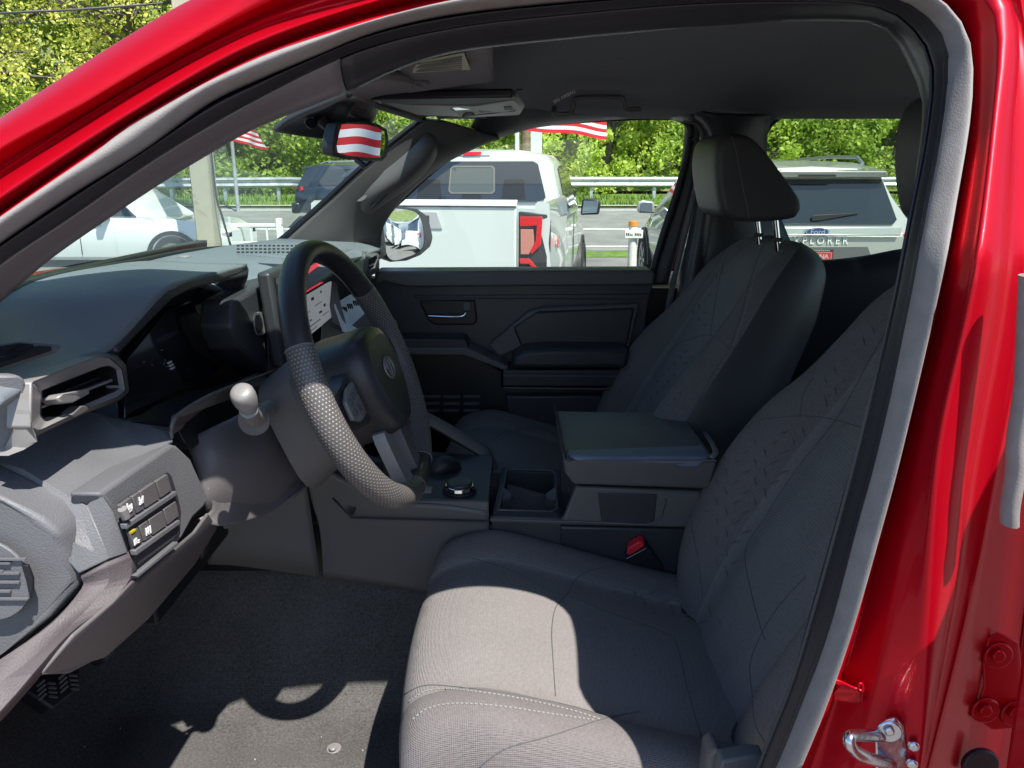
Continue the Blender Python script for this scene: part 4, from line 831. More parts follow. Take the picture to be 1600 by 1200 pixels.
# rear-view mirror
MN = Vector((.985, -.17, -.002)).normalized()
mc = P(565, 219, 1.27)
ms = MN.cross(Vector((0, 0, 1))).normalized(); mu = ms.cross(MN).normalized()
if mu.z < 0: mu = -mu
def mirror_pts(pxs, n=0.0):
    out = []
    for u, v in pxs:
        d = ray(u, v); o0 = Vector((0, 0, CAMZ)); t = (mc + MN * n - o0).dot(MN) / d.dot(MN); out.append(o0 + d * t)
    return out
mpx = [(531, 192), (545, 190), (570, 191), (592, 197), (603, 204), (605, 220), (602, 244), (596, 249), (570, 249), (540, 245), (525, 240), (523, 228), (527, 208)]
mo = [(528, 190), (545, 187.5), (570, 188.5), (593, 194), (605, 201), (608, 220), (605, 246), (598, 252), (570, 252), (538, 248), (522, 243), (520, 228), (524, 206)]
mir = prism('rear_view_mirror', mirror_pts(mo), MN * -.022, M['lip'], TR, .003, 3, back=.92, label='rear view mirror reflecting a striped flag')
prism('mirror_glass', mirror_pts([(566 + (u - 566) * .93, 220 + (v - 220) * .90) for u, v in mpx], .0008), MN * -.002, M['mirror'], mir, 0)
tube('mirror_stem', cr([P(534, 215, 1.28), P(522, 200, 1.27), P(508, 192, 1.25), P(498, 182, 1.24)], 5), .010, M['lip'], mir)
tube('mirror_tab', [P(557, 250, 1.14), P(566, 256, 1.13), P(570, 262, 1.13)], .004, M['lip'], mir)
disc('sensor_window', P(486, 190, 1.235), (.3, -1, -.6), .010, .004, M['gloss'], mh)
# assist handle over the far door and airbag lettering
ah = tube('assist_handle', cr([P(866, 168, 1.86), P(867, 178, 1.84), P(890, 178, 1.83), P(895, 170, 1.82), P(899, 155, 1.82), P(920, 152, 1.815), (P(960, 152, 1.815)), P(974, 155, 1.82), P(977, 170, 1.83), P(1000, 171, 1.84)], 5), .006, M['mid'], TR, label='assist handle over the far door')
tube('handle_highlight', cr([P(867, 176, 1.828), P(890, 177, 1.822), P(896, 165, 1.812), P(899, 154, 1.81), P(960, 152, 1.806), P(974, 155, 1.81), P(978, 169, 1.82), P(1001, 169, 1.83)], 4), .0011, M['satin'], ah, n=5)
text('airbag_lettering', 'SRS AIRBAG', P(882, 151, 1.78), P(894, 145, 1.78) - P(870, 158, 1.78), (0, -.2, 1), .010, M['white_print'], TR, .0004)
disc('headliner_button', P(812, 139, 1.36), (0, 0, -1), .006, .003, M['mid'], TR)

# ------------------------------------------------------------------ centre console
tr = M['dash_dark']
cs = prism('console_body', [V(-.30, 1.245, -.575), V(-.27, 1.245, -.545), V(-.045, 1.245, -.548), V(-.04, 1.245, -.69), V(-.30, 1.245, -.69)], (0, .205, 0), M['mid'], TR, .006)
gp = prism('shifter_plate', [P(575, 778, 1.225) , P(764, 784, 1.22), P(772, 712, 1.45), P(600, 700, 1.46)], (0, 0, -.01), M['dash_dark'], TR, .003)
# shift selector, drive knob, buttons
tube('shift_lever', cr([P(670, 748, 1.36), P(685, 730, 1.36), P(705, 728, 1.37), P(716, 745, 1.38)], 5), [.008, .012, .016, .019, .021, .022, .022, .022, .021, .019, .018, .017, .015, .013, .011, .008], M['lip'], TR, flat=.9, n=16, label='black shift lever on the console')
kb = disc('drive_knob', P(718, 770, 1.262), (0, 0, 1), .0300, .008, M['lip'], TR, n=36)
disc('knob_ring', P(718, 768, 1.262) + Vector((0, 0, .006)), (0, 0, 1), .0275, .008, M['chrome'], kb, n=36, rtop=.026)
disc('knob_top', P(718, 762, 1.262) + Vector((0, 0, .007)), (0, 0, 1), .0235, .005, M['dash_dark'], kb, n=36, rtop=.022)
for k in range(4):
    v = 728 + k * 6.2
    prism('console_button', [P(738 - k * 1.2, v, 1.405 - k * .022) + Vector((0, 0, .004)), P(753 - k * 1, v, 1.405 - k * .022) + Vector((0, 0, .004)), P(752 - k * 1, v + 5.4, 1.388 - k * .022) + Vector((0, 0, .004)), P(737 - k * 1.2, v + 5.4, 1.388 - k * .022) + Vector((0, 0, .004))], (0, 0, -.006), M['mid'], gp, .0008)
prism('console_button', [P(664, 760, 1.27), P(676, 760, 1.27), P(674, 768, 1.25), P(662, 768, 1.25)], (0, 0, -.005), M['satin'], gp, .0008)
rl = sheet('console_grab_rail', [
    [P(650, 640, 1.50), P(664, 642, 1.47), P(664, 660, 1.455)],
    [P(692, 660, 1.50), P(704, 664, 1.47), P(698, 680, 1.455)],
    [P(744, 690, 1.50), P(752, 694, 1.47), P(742, 706, 1.455)],
    [P(762, 698, 1.50), P(766, 706, 1.47), P(756, 716, 1.455)],
    [P(776, 722, 1.49), P(778, 732, 1.465), P(768, 736, 1.455)]], M['mid'], TR, .018, 4, 4, off=-1, label='sloping console grab rail')
# cup holder block: four walls round a real well
ch = empty('cup_holder', V(.02, 1.33, -.56)); ch.parent = TR; WLOC[ch.name] = V(.02, 1.33, -.56); ch.location = WLOC[ch.name] - WLOC[TR.name]; ch['label'] = 'double cup holder in the console'
A, B_, C_, D_ = P(768, 806, 1.215), P(878, 810, 1.215), P(876, 733, 1.46), P(784, 730, 1.46)
a, b, c, d = P(781, 795, 1.235), P(868, 797, 1.235), P(866, 738, 1.44), P(793, 735, 1.44)
vs = [A, B_, C_, D_, a, b, c, d] + [p + Vector((0, 0, -.085)) for p in (a, b, c, d)] + [p + Vector((0, 0, -.12)) for p in (A, B_, C_, D_)]
fs = [[0, 1, 5, 4], [1, 2, 6, 5], [2, 3, 7, 6], [3, 0, 4, 7], [4, 5, 9, 8], [5, 6, 10, 9], [6, 7, 11, 10], [7, 4, 8, 11], [8, 9, 10, 11], [0, 12, 13, 1], [1, 13, 14, 2], [2, 14, 15, 3], [3, 15, 12, 0]]
o = mk('cup_holder_body', vs, fs, M['dash_dark'], ch, angle=20); fixnormals(o); bevel(o, .0025, 2, 20)
tube('cup_holder_rim', [P(779, 797, 1.232), P(862, 800, 1.232), P(871, 794, 1.25), P(869, 742, 1.43), P(862, 735, 1.445), P(792, 733, 1.445), P(779, 797, 1.232)], .0022, M['mid'], ch)
for u, v, s in ((789, 768, 1), (864, 768, -1)):
    prism('cup_gripper', [P(u - s * 6, v - 10, 1.34), P(u + s * 2, v - 4, 1.33), P(u + s * 11, v + 2, 1.32), P(u + s * 11, v + 10, 1.31), P(u - s * 6, v + 14, 1.29)], (0, 0, -.03), M['mid'], ch, .002)
    disc('cup_tab', P(u + s * 6, v + 19, 1.27) + Vector((0, 0, -.03)), (s * .6, -.3, 1), .012, .004, M['satin'], ch, n=16, ry=.006)
# side of the console below the cup holders
prism('console_side_upper', [P(766, 808, 1.213), P(880, 812, 1.213), P(900, 760, 1.213), P(1095, 768, 1.213), P(1095, 826, 1.213), P(766, 818, 1.213)], (0, .016, 0), M['mid'], TR, .004, label='upper console side')
prism('console_side', [P(765, 820, 1.216), P(1100, 828, 1.216), P(1100, 960, 1.23), P(1000, 960, 1.23), P(765, 945, 1.23)], (0, .016, 0), M['dash_dark'], TR, .004, label='dark console side with pale sheen')
prism('console_pocket', [P(934, 770, 1.2125), P(1026, 772, 1.2125), P(1022, 815, 1.2125), P(985, 818, 1.2125), P(940, 816, 1.2125)], (0, -.002, 0), M['dash_dark'], TR, .0015)
tube('console_ridge', [P(766, 812, 1.211), P(900, 815, 1.211), P(1015, 820, 1.211), P(1032, 810, 1.211), P(1040, 780, 1.211)], .002, M['mid'], TR, n=6)
prism('console_front_step', [P(553, 806, 1.213), P(566, 780, 1.216), P(764, 784, 1.213), P(764, 812, 1.213)], (0, .01, 0), M['mid'], TR, .003)
tube('console_step_line', [P(520, 778, 1.207), P(549, 809, 1.207), P(764, 815, 1.207)], .0018, M['dash_dark'], TR, n=6)
# armrest bin with padded lid
ar = prism('armrest_bin', [P(878, 700, 1.205), P(884, 718, 1.195), P(1120, 722, 1.195), P(1108, 764, 1.20), P(896, 757, 1.20), P(882, 738, 1.20)], (0, .27, 0), M['mid'], TR, .014, 4, label='console bin under the padded lid')
lid = [[], []]
lt = [P(886, 668, 1.45), P(906, 658, 1.47), P(1064, 657, 1.47), P(1078, 664, 1.46), P(1112, 708, 1.21), P(1100, 713, 1.195), P(935, 713, 1.195), P(896, 714, 1.195), P(886, 704, 1.21)]
prism('armrest_lid', [p + Vector((0, 0, -.001)) for p in lt], (0, 0, -.022), M['armleather'], ar, .009, 4, label='padded black leather lid, blue sky sheen put into its colour')
tube('lid_piping', cr([p + Vector((0, 0, -.007)) for p in lt], 4, True), .0016, M['mid'], ar, n=6, closed=True)
tube('bin_latch', cr([P(1090, 664, 1.47), P(1104, 680, 1.38), P(1118, 704, 1.23), P(1112, 714, 1.20)], 5), .005, M['satin'], ar, flat=.5)
# seat belt buckle beside the seat
bk = prism('belt_buckle', [P(976, 868, 1.20), P(1006, 846, 1.20), P(1036, 886, 1.215), P(1040, 912, 1.23), P(990, 896, 1.215)], (.004, .022, .0), M['lip'], TR, .003, label='seat belt buckle with a red button')
prism('release_button', [P(979, 862, 1.196), P(982, 856, 1.196), P(998, 847, 1.196), P(1006, 848, 1.196), P(1007, 854, 1.196), P(986, 867, 1.196), P(980, 867, 1.196)], (.003, .018, .004), M['red_button'], bk, .002)
tube('buckle_line', [P(979, 873, 1.196), P(1009, 857, 1.196)], .0009, M['satin'], bk, n=5)

# ------------------------------------------------------------------ far door trim
FD = empty('far_door', V(.0, 2.0, -.5)); FD.parent = TR; WLOC[FD.name] = V(0, 2.0, -.5); FD.location = WLOC[FD.name] - WLOC[TR.name]; FD['label'] = 'far front door with black trim panel'
def fd(name, pts, Y, dep, m_, bev=.004, lab=None): return prism(name, [P(u, v, Y) for u, v in pts], (0, dep, 0), m_, FD, bev, 3, label=lab)
fd('door_sill', [(585, 424), (1018, 422), (1024, 428), (1020, 446), (634, 449), (600, 440), (585, 448)], 1.955, .09, M['mid'], .006, 'door sill under the far window')
fd('upper_panel', [(560, 432), (634, 442), (1022, 440), (1012, 480), (1004, 560), (980, 660), (560, 660)], 1.975, .05, M['dash_dark'], .004, 'upper door panel')
fd('belt_moulding', [(646, 462), (1016, 459), (1012, 468), (650, 466)], 1.970, .02, M['dash_dark'], .002)
fd('handle_bezel', [(655, 470), (742, 469), (746, 500), (740, 508), (680, 508), (668, 500)], 1.968, .02, M['black'], .004)
hn = tube('door_pull_handle', cr([P(670, 494, 1.955), P(700, 495, 1.950), P(722, 494, 1.950), P(728, 489, 1.953)], 4), .0032, M['chrome'], FD, label='chrome inside door handle')
fd('lock_switch', [(723, 472), (736, 472), (736, 486), (724, 486)], 1.962, .01, M['mid'], .002)
fd('speaker_panel', [(762, 540), (826, 486), (850, 480), (1000, 474), (985, 545), (880, 546), (812, 546), (780, 560)], 1.955, .03, M['mid'], .008, 'raised fabric door insert')
fd('door_grille', [(802, 512), (840, 487), (992, 481), (980, 540), (815, 544)], 1.948, .02, M['dash_dark'], .006)
fd('arm_ledge', [(560, 530), (726, 530), (734, 542), (726, 548), (560, 548)], 1.90, .10, M['dash_dark'], .004)
fd('arm_ledge_edge', [(560, 545), (728, 543), (795, 573), (790, 580), (724, 556), (560, 554)], 1.885, .08, M['mid'], .004)
fd('arm_rest_pad', [(802, 560), (822, 548), (860, 545), (984, 546), (980, 576), (798, 576)], 1.86, .12, M['dash_dark'], .012, 'dark padded door arm rest')
fd('lower_moulding', [(786, 578), (980, 578), (976, 604), (785, 604)], 1.88, .10, M['dash_dark'], .004)
tube('moulding_line', [P(786, 587, 1.876), P(970, 588, 1.876)], .002, M['mid'], FD, n=6)
tube('moulding_line', [P(786, 606, 1.876), P(965, 608, 1.876)], .002, M['mid'], FD, n=6)
fd('lower_panel', [(560, 552), (730, 552), (785, 580), (785, 606), (975, 608), (960, 760), (560, 760)], 1.93, .06, M['black'], .004)
fd('map_pocket', [(790, 618), (962, 618), (955, 700), (800, 700)], 1.90, .04, M['dash_dark'], .006)
for i in range(3):
    for j in range(3):
        fd('speaker_slot', [(662 + i * 31, 618 + j * 11), (688 + i * 31, 618 + j * 11), (688 + i * 31 - j * 2, 622 + j * 11), (662 + i * 31, 622 + j * 11)], 1.925, .01, M['mid'], .001)
# ------------------------------------------------------------------ seats
def seat_cushion(dy, dx, parent, lab):
    O = V(-.13 + dx, .98 + dy, -.612)
    prof = []   # (y, z)
    base_ = [(-.225, -.17), (-.262, -.11), (-.266, -.045), (-.248, .004), (-.215, .016), (-.178, .004), (-.160, -.010), (-.09, -.004), (0, -.002),
            (.09, -.004), (.160, -.010), (.178, .004), (.215, .016), (.248, .004), (.266, -.045), (.262, -.11), (.225, -.17)]
    rows = []
    for x, s, dz, low in ((.025, .80, -.15, .2), (-.010, .88, -.115, .45), (-.020, .93, -.070, .7), (-.012, .955, -.034, .9), (.012, .97, -.010, 1), (.06, .985, .004, 1), (.12, 1, .002, 1), (.20, 1, -.020, 1), (.30, 1, -.050, 1), (.42, .98, -.080, 1), (.50, .96, -.092, 1), (.54, .95, -.11, 1)):
        row = []
        for y, z in base_:
            zz = z * low if z < 0 else z * low
            if low < 1: zz = max(zz, -.17 - dz) if z < -.1 else zz
            row.append(O + Vector((x + .02 * (abs(y) / .26) ** 2 * (1 if x < .1 else 0), y * s, max(zz + dz, -.19))))
        rows.append(row)
    def fmf(u, v):
        return 0 if .36 < u < .64 else 1
    o = sheet('seat_cushion', rows, None, parent, 0, 5, 5, mats=[M['seatA'], M['seatB']], fmfun=fmf, label=lab, angle=180)
    return o, O
def seat_back(dy, dx, parent, lab):
    Bp = V(.36 + dx, .98 + dy, -.69); up = Vector((.469, 0, .883)).normalized(); fw = Vector((-up.z, 0, up.x))
    #        s, half width, bolster n, centre n, back n, lateral shift of bolster crest, groove
    tab = ((-.04, .215, .070, .055, -.04), (.03, .245, .098, .058, -.07), (.10, .262, .110, .058, -.09), (.20, .268, .112, .056, -.10), (.29, .262, .102, .054, -.10), (.37, .240, .082, .052, -.10), (.44, .222, .070, .050, -.095), (.50, .208, .064, .046, -.09), (.55, .190, .050, .038, -.08), (.60, .160, .026, .020, -.07), (.628, .11, -.010, -.008, -.05), (.634, .05, -.028, -.026, -.035))
    if dy == 0: tab = [(s * 1.055, w * (1.03 if s > .4 else 1), bn, cn, k) for s, w, bn, cn, k in tab]
    rows = []
    for s, w, bn, cn, kn_ in tab:
        q = [(-.86 * w, kn_), (-1.0 * w, kn_ * .45), (-1.02 * w, bn * .45), (-.94 * w, bn * .92), (-.82 * w, bn), (-.66 * w, bn * .85), (-.52 * w, cn * .9), (-.26 * w, cn), (0, cn),
             (.26 * w, cn), (.52 * w, cn * .9), (.66 * w, bn * .85), (.82 * w, bn), (.94 * w, bn * .92), (1.02 * w, bn * .45), (1.0 * w, kn_ * .45), (.86 * w, kn_)]
        rows.append([Bp + up * s + Vector((0, y, 0)) + fw * n for y, n in q])
    def fmf(u, v): return 0 if .37 < u < .63 else (1 if .13 < u < .87 else 2)
    o = sheet('seat_back', rows, None, parent, 0, 5, 5, mats=[M['seatA'], M['seatB'], M['hr']], fmfun=fmf, label=lab, angle=180)
    # closed back board
    bb = sheet('seat_back_board', [[Bp + up * s + Vector((0, y * w, 0)) + fw * (kn_ - (0.012 if abs(y) < .6 else 0)) for y in (-.87, -.5, 0, .5, .87)] for s, w, bn, cn, kn_ in tab], M['dash_dark'], parent, .004, 3, 3)
    return o, (Bp, up, fw)
def bvh(objs):
    vs = []; fs = []
    for o in objs:
        m = Matrix.Translation(WLOC[o.name]); b = len(vs)
        vs += [m @ v.co for v in o.data.vertices]; fs += [[b + i for i in p.vertices] for p in o.data.polygons]
    return BVHTree.FromPolygons(vs, fs)
def drape(tree, pts, lift=.0012, n=8, rel=None):
    """photo-measured seam line laid on the surface"""
    out = []
    o0 = Vector((0, 0, CAMZ))
    cc_ = cr([Vector((u, v, 0)) for u, v in pts], n)
    for c in cc_:
        d = ray(c.x, c.y).normalized(); h, nn, _, _ = tree.ray_cast(o0, d)
        if h is None: continue
        if nn.dot(d) > 0: nn = -nn
        out.append(h + nn * lift)
    return out
def seam(name, tree, pts, r=.0013, m_=None, parent=None, lift=.0002):
    r *= .55
    p = drape(tree, pts, lift)
    if len(p) > 2: return tube(name, p, r, m_ or M['seam'], parent, n=6)
def stitches(name, tree, pts, parent, step=.0055, L=.0032):
    p = drape(tree, pts, .0010, 10)
    if len(p) < 3: return
    p = resample(p, max(3, int(sum((b - a).length for a, b in zip(p, p[1:])) / step))); lst = []
    for a, b in zip(p, p[1:]):
        t = (b - a).normalized(); s = t.cross(Vector((0, 0, 1))).normalized() * .0006; w = s.cross(t).normalized() * .0006; e = a + t * L
        lst.append([a - s - w, a + s - w, e + s - w, e - s - w, a - s + w, a + s + w, e + s + w, e - s + w])
    return join_boxes(name, lst, M['white_print'] if False else M['thread'], parent, 'stuff')
M['thread'] = mat('pale_thread', (.30, .29, .28), .8)
DS = empty('driver_seat', V(.1, .98, -.93)); DS.parent = TR; WLOC[DS.name] = V(.1, .98, -.93); DS.location = WLOC[DS.name] - WLOC[TR.name]; DS['label'] = 'driver seat in grey cloth, its front in the sun'
PS = empty('passenger_seat', V(.03, 1.68, -.93)); PS.parent = TR; WLOC[PS.name] = V(.03, 1.68, -.93); PS.location = WLOC[PS.name] - WLOC[TR.name]; PS['label'] = 'passenger seat beyond the console, in shade'
cu1, O1 = seat_cushion(0, 0, DS, 'driver seat cushion'); bk1, F1 = seat_back(0, 0, DS, 'driver seat back')
cu2, O2 = seat_cushion(.70, -.02, PS, 'passenger seat cushion'); bk2, F2 = seat_back(.70, -.075, PS, 'passenger seat back')
t1 = bvh([cu1, bk1]); t2 = bvh([cu2, bk2])
# headrests
def headrest(dx, dy, par, lab):
    prof = [(1118, 262), (1122, 228), (1134, 211), (1160, 209), (1186, 222), (1222, 268), (1253, 314), (1251, 334), (1236, 343), (1175, 347), (1136, 338), (1124, 312)]
    c = [PX(u, v, 0.0 + (u - 800) / FPX * 1.53) for u, v in prof]
    c = [P(u, v, 1.575) for u, v in prof]
    ctr = sum(c, Vector((0, 0, 0))) / len(c)
    rows = []
    for k, (y, s, f) in enumerate(((-.002, .70, 0), (0.0, .90, 0), (.012, .985, 0), (.04, 1.02, .0), (.11, 1.03, 0), (.18, 1.02, 0), (.208, .985, 0), (.220, .90, 0), (.222, .70, 0))):
        rows.append([ctr + (p - ctr) * s + Vector((dx, y + dy, .022 if dy else 0)) for p in c])
    return sheet('headrest', rows, M['hr'], par, 0, 4, 4, closed=True, caps=True, label=lab, angle=180), ctr
hr, hc = headrest(0, 0, PS, 'dark headrest of the far seat'); hr1, _ = headrest(.115, -.70, DS, 'headrest of the near seat, mostly hidden')
for dy, par, dx in ((0, PS, 0), (-.70, DS, .115)):
    for yy in (1.60, 1.725):
        q = V(.552 + dx, yy + dy, -.17); e = V(.530 + dx, yy + dy, -.06)
        tube('headrest_post', [q, e], .0062, M['chrome'], par)
        disc('post_guide', V(.546 + dx, yy + dy, -.136), (0, 0, 1), .012, .008, M['lip'], par)
th = bvh([hr])
seam('headrest_seam', th, [(1142, 211), (1150, 235), (1158, 280), (1172, 346)], .0012, None, hr)
# seams of the near seat
S = lambda nm, pts, r=.0013: seam(nm, t1, pts, r, None, DS)
M['seam'] = mat('seat_seam_thread', (.085, .085, .09), .9)
for pts in ([(738, 872), (800, 892), (862, 925), (885, 930)], [(885, 930), (905, 900), (945, 886), (975, 882)], [(885, 930), (868, 950), (862, 985), (864, 1030), (868, 1088)],
            [(885, 930), (960, 960), (1040, 990), (1058, 1010), (1075, 1080), (1098, 1160)],
            [(632, 1085), (660, 1072), (700, 1072), (800, 1085), (900, 1105), (945, 1122)],
            [(750, 1198), (790, 1170), (860, 1150), (945, 1123), (1000, 1112)],
            [(1120, 700), (1105, 722), (1088, 760), (1080, 810), (1090, 870), (1098, 930)],
            [(1140, 690), (1180, 660), (1220, 652), (1262, 650), (1300, 655), (1360, 672)], [(1250, 650), (1254, 620), (1265, 598), (1272, 590)],
            [(1408, 478), (1360, 560), (1310, 650), (1240, 740), (1195, 810), (1165, 860), (1175, 930), (1195, 1000)],
            [(1175, 1080), (1172, 1040), (1185, 1000), (1215, 950), (1260, 900)], [(1175, 1080), (1180, 1130), (1195, 1160)]):
    S('seat_seam', pts)
stitches('seat_stitching', t1, [(640, 1096), (668, 1080), (710, 1078), (800, 1090), (890, 1110), (940, 1126)], DS)
stitches('seat_stitching', t1, [(646, 1124), (668, 1108), (710, 1100), (780, 1104), (860, 1116), (930, 1126)], DS)
for pts in ([(1060, 500), (1100, 440), (1135, 390), (1150, 370)], [(1020, 590), (1050, 545), (1080, 530), (1110, 524), (1140, 545)], [(1110, 524), (1118, 470), (1128, 420), (1140, 390)],
            [(1140, 545), (1155, 500), (1172, 440), (1185, 400), (1195, 380)], [(1140, 545), (1110, 590), (1085, 640), (1070, 660)], [(1150, 385), (1160, 382), (1175, 388)],
            [(790, 680), (840, 668), (880, 690), (930, 720)], [(765, 690), (800, 672), (860, 676), (905, 700)]):
    seam('seat_seam', t2, pts, .0012, None, PS)
stitches('seat_stitching', t2, [(1146, 540), (1161, 497), (1178, 440), (1192, 400)], PS)
# embossed tread marks on the bolsters: many small raised bars
def treads(tree, poly, par, step=30, L=26, name='embossed_pattern', ax=(1, .35)):
    def inside(x, y):
        c = False; n = len(poly)
        for i in range(n):
            x1, y1 = poly[i]; x2, y2 = poly[(i + 1) % n]
            if (y1 > y) != (y2 > y) and x < (x2 - x1) * (y - y1) / (y2 - y1) + x1: c = not c
        return c
    xs = [p[0] for p in poly]; ys = [p[1] for p in poly]; vs = []; fs = []
    j = 0; y = min(ys)
    while y < max(ys):
        x = min(xs) - (j % 2) * step * .5; i = 0
        while x < max(xs):
            k = (i + j) % 2; dx, dy = ((.25, 1) if k else (1, -.35)); n_ = math.hypot(dx, dy); dx /= n_; dy /= n_
            a = (x - dx * L / 2, y - dy * L / 2); b = (x + dx * L / 2, y + dy * L / 2)
            if inside(x, y) and inside(*a) and inside(*b):
                o0 = Vector((0, 0, CAMZ)); q = []
                for (px_, py_) in (a, (x, y), b):
                    h, nn, _, _ = tree.ray_cast(o0, ray(px_, py_).normalized()); q.append((h, nn))
                if all(h is not None for h, _ in q) and (q[0][0] - q[2][0]).length < .06:
                    nn = q[1][1]; d = ray(x, y)
                    if nn.dot(d) > 0: nn = -nn
                    t = (q[2][0] - q[0][0]).normalized(); s = t.cross(nn).normalized() * .003
                    b0 = len(vs); m = q[1][0] + nn * .0026
                    vs += [q[0][0] - nn * .0006, q[1][0] + s - nn * .0004, q[2][0] - nn * .0006, q[1][0] - s - nn * .0004, m]
                    fs += [[b0, b0 + 1, b0 + 4], [b0 + 1, b0 + 2, b0 + 4], [b0 + 2, b0 + 3, b0 + 4], [b0 + 3, b0, b0 + 4]]
            x += step; i += 1
        y += step * .52; j += 1
    if vs:
        o = mk(name, vs, fs, M['seatB'], par, smooth=False); o['kind'] = 'stuff'
treads(t1, [(1110, 730), (1150, 690), (1200, 660), (1300, 660), (1230, 750), (1180, 830), (1160, 900), (1120, 920), (1095, 860), (1090, 790)], DS)
treads(t1, [(1275, 600), (1320, 520), (1395, 440), (1405, 480), (1350, 570), (1300, 640), (1260, 640)], DS)
treads(t1, [(900, 905), (960, 895), (1060, 925), (1130, 945), (1160, 990), (1060, 985), (960, 950)], DS)
treads(t2, [(1010, 610), (1050, 555), (1105, 530), (1110, 560), (1070, 620), (1040, 650), (1000, 655)], PS, 18, 13)
treads(t2, [(1065, 510), (1100, 450), (1135, 395), (1140, 400), (1120, 460), (1105, 515)], PS, 18, 13)
# seat underside trim and rail of the near seat
box('seat_base', V(-.06, .76, -.90), V(.40, 1.20, -.70), M['dash_dark'], DS, .01)
box('seat_base', V(-.06, 1.47, -.90), V(.36, 1.90, -.70), M['dash_dark'], PS, .01)
prism('belt_anchor', [P(1128, 1190, .66), P(1176, 1182, .66), P(1196, 1184, .66), P(1180, 1230, .66), P(1120, 1230, .66)], (0, .02, 0), M['dash'], DS, .003)
prism('seat_side_cover', [P(1106, 1178, .685), P(1120, 1170, .68), P(1130, 1180, .68), P(1126, 1240, .68), P(1100, 1240, .68)], (0, .03, 0), M['mid'], DS, .004)
# far outside mirror
OM = empty('side_mirror', P(628, 365, 2.2)); OM.parent = TR; WLOC[OM.name] = P(628, 365, 2.2); OM.location = WLOC[OM.name] - WLOC[TR.name]; OM['label'] = 'far side mirror reflecting parked cars'
N2 = Vector((.88, -.44, 0.02)).normalized(); mc2 = P(630, 366, 2.30)
def pl2(pxs, n=0.0):
    o0 = Vector((0, 0, CAMZ)); return [o0 + ray(u, v) * ((mc2 + N2 * n - o0).dot(N2) / ray(u, v).dot(N2)) for u, v in pxs]
gl2 = [(597, 335), (603, 328), (620, 326), (642, 329), (654, 336), (660, 352), (662, 372), (660, 386), (650, 396), (632, 403), (617, 407), (607, 402), (602, 388), (597, 360)]
ho2 = [(584, 333), (592, 321), (625, 320), (655, 325), (668, 334), (674, 350), (679, 372), (674, 388), (660, 400), (638, 409), (614, 411), (600, 404), (590, 385), (583, 355)]
prism('mirror_housing', pl2(ho2), (-.10, .03, 0), M['dash_dark'], OM, .012, 3, back=.7)
prism('mirror_rim', pl2([(u * 1.0 + (u - 630) * .05, v + (v - 366) * .04) for u, v in gl2], .003), N2 * -.006, M['lip'], OM, .002)
# slightly convex reflecting glass
g = pl2(gl2, .004); gc = sum(g, Vector((0, 0, 0))) / len(g); gv = [gc + N2 * .004]; gf = []
NR = 6; gp_ = cr(g, 3, True); nn_ = len(gp_)
for r_ in range(1, NR + 1):
    for p in gp_: gv.append(gc + (p - gc) * (r_ / NR) + N2 * (.004 * (1 - (r_ / NR) ** 2)))
for j in range(nn_): gf.append([0, 1 + j, 1 + (j + 1) % nn_])
for r_ in range(NR - 1):
    for j in range(nn_): gf.append([1 + r_ * nn_ + j, 1 + (r_ + 1) * nn_ + j, 1 + (r_ + 1) * nn_ + (j + 1) % nn_, 1 + r_ * nn_ + (j + 1) % nn_])
mk('mirror_glass', gv, gf, M['mirror'], OM, angle=180)
prism('mirror_arm', [P(536, 384, 2.12), P(548, 358, 2.12), P(580, 332, 2.12), P(592, 330, 2.14), P(600, 400, 2.14), P(590, 408, 2.12)], (0, .05, 0), M['lip'], OM, .004)

# lint and crumbs on the carpet and a pale scuff
random.seed(21); lst = []
for i in range(36):
    p = V(random.uniform(-.75, -.15), random.uniform(.75, 1.15), -.9245 + .002 * random.random()); a = random.random() * 3.14; L = random.uniform(.0006, .0022); w = random.uniform(.0002, .0005)
    t = Vector((math.cos(a), math.sin(a), 0)) * L; s_ = Vector((-math.sin(a), math.cos(a), 0)) * w; z = Vector((0, 0, .0008))
    lst.append([p - t - s_, p + t - s_, p + t + s_, p - t + s_, p - t - s_ + z, p + t - s_ + z, p + t + s_ + z, p - t + s_ + z])
join_boxes('carpet_lint', lst, M['paper'], TR, 'stuff')
# ================================================================== OUTSIDE: ground, road, verge, rail, trees, vehicles
def gz(y):
    """height of the ground along the view"""
    if y < 8: return 0.0
    if y < 14: return -.10 * (y - 8) / 6
    if y < 24: return -.10 + .85 * (y - 14) / 10
    if y < 30: return .75 + .35 * (y - 24) / 6
    return 1.1 + .09 * (y - 30)
def ground_mat(name, c, var, sc_=3.0, rough=.9, fine=60, c2=None):
    m = mat(name, c, rough, bump=.5, scale=fine, var=var, vscale=sc_); return m
M['asphalt'] = ground_mat('parking_asphalt', (.17, .165, .155), .22, 1.2)
M['road'] = ground_mat('road_asphalt', (.19, .19, .175), .16, 2.2)
M['grass'] = ground_mat('grass_ground', (.10, .17, .025), .35, 5, fine=20)
M['earth'] = ground_mat('leaf_litter', (.12, .085, .05), .5, 3, fine=12)
M['line'] = ground_mat('road_paint', (.62, .62, .58), .2, 8)
M['galv'] = mat('galvanised_steel', (.50, .52, .53), .42, metal=.55, bump=.2, scale=40, var=.12, vscale=5)
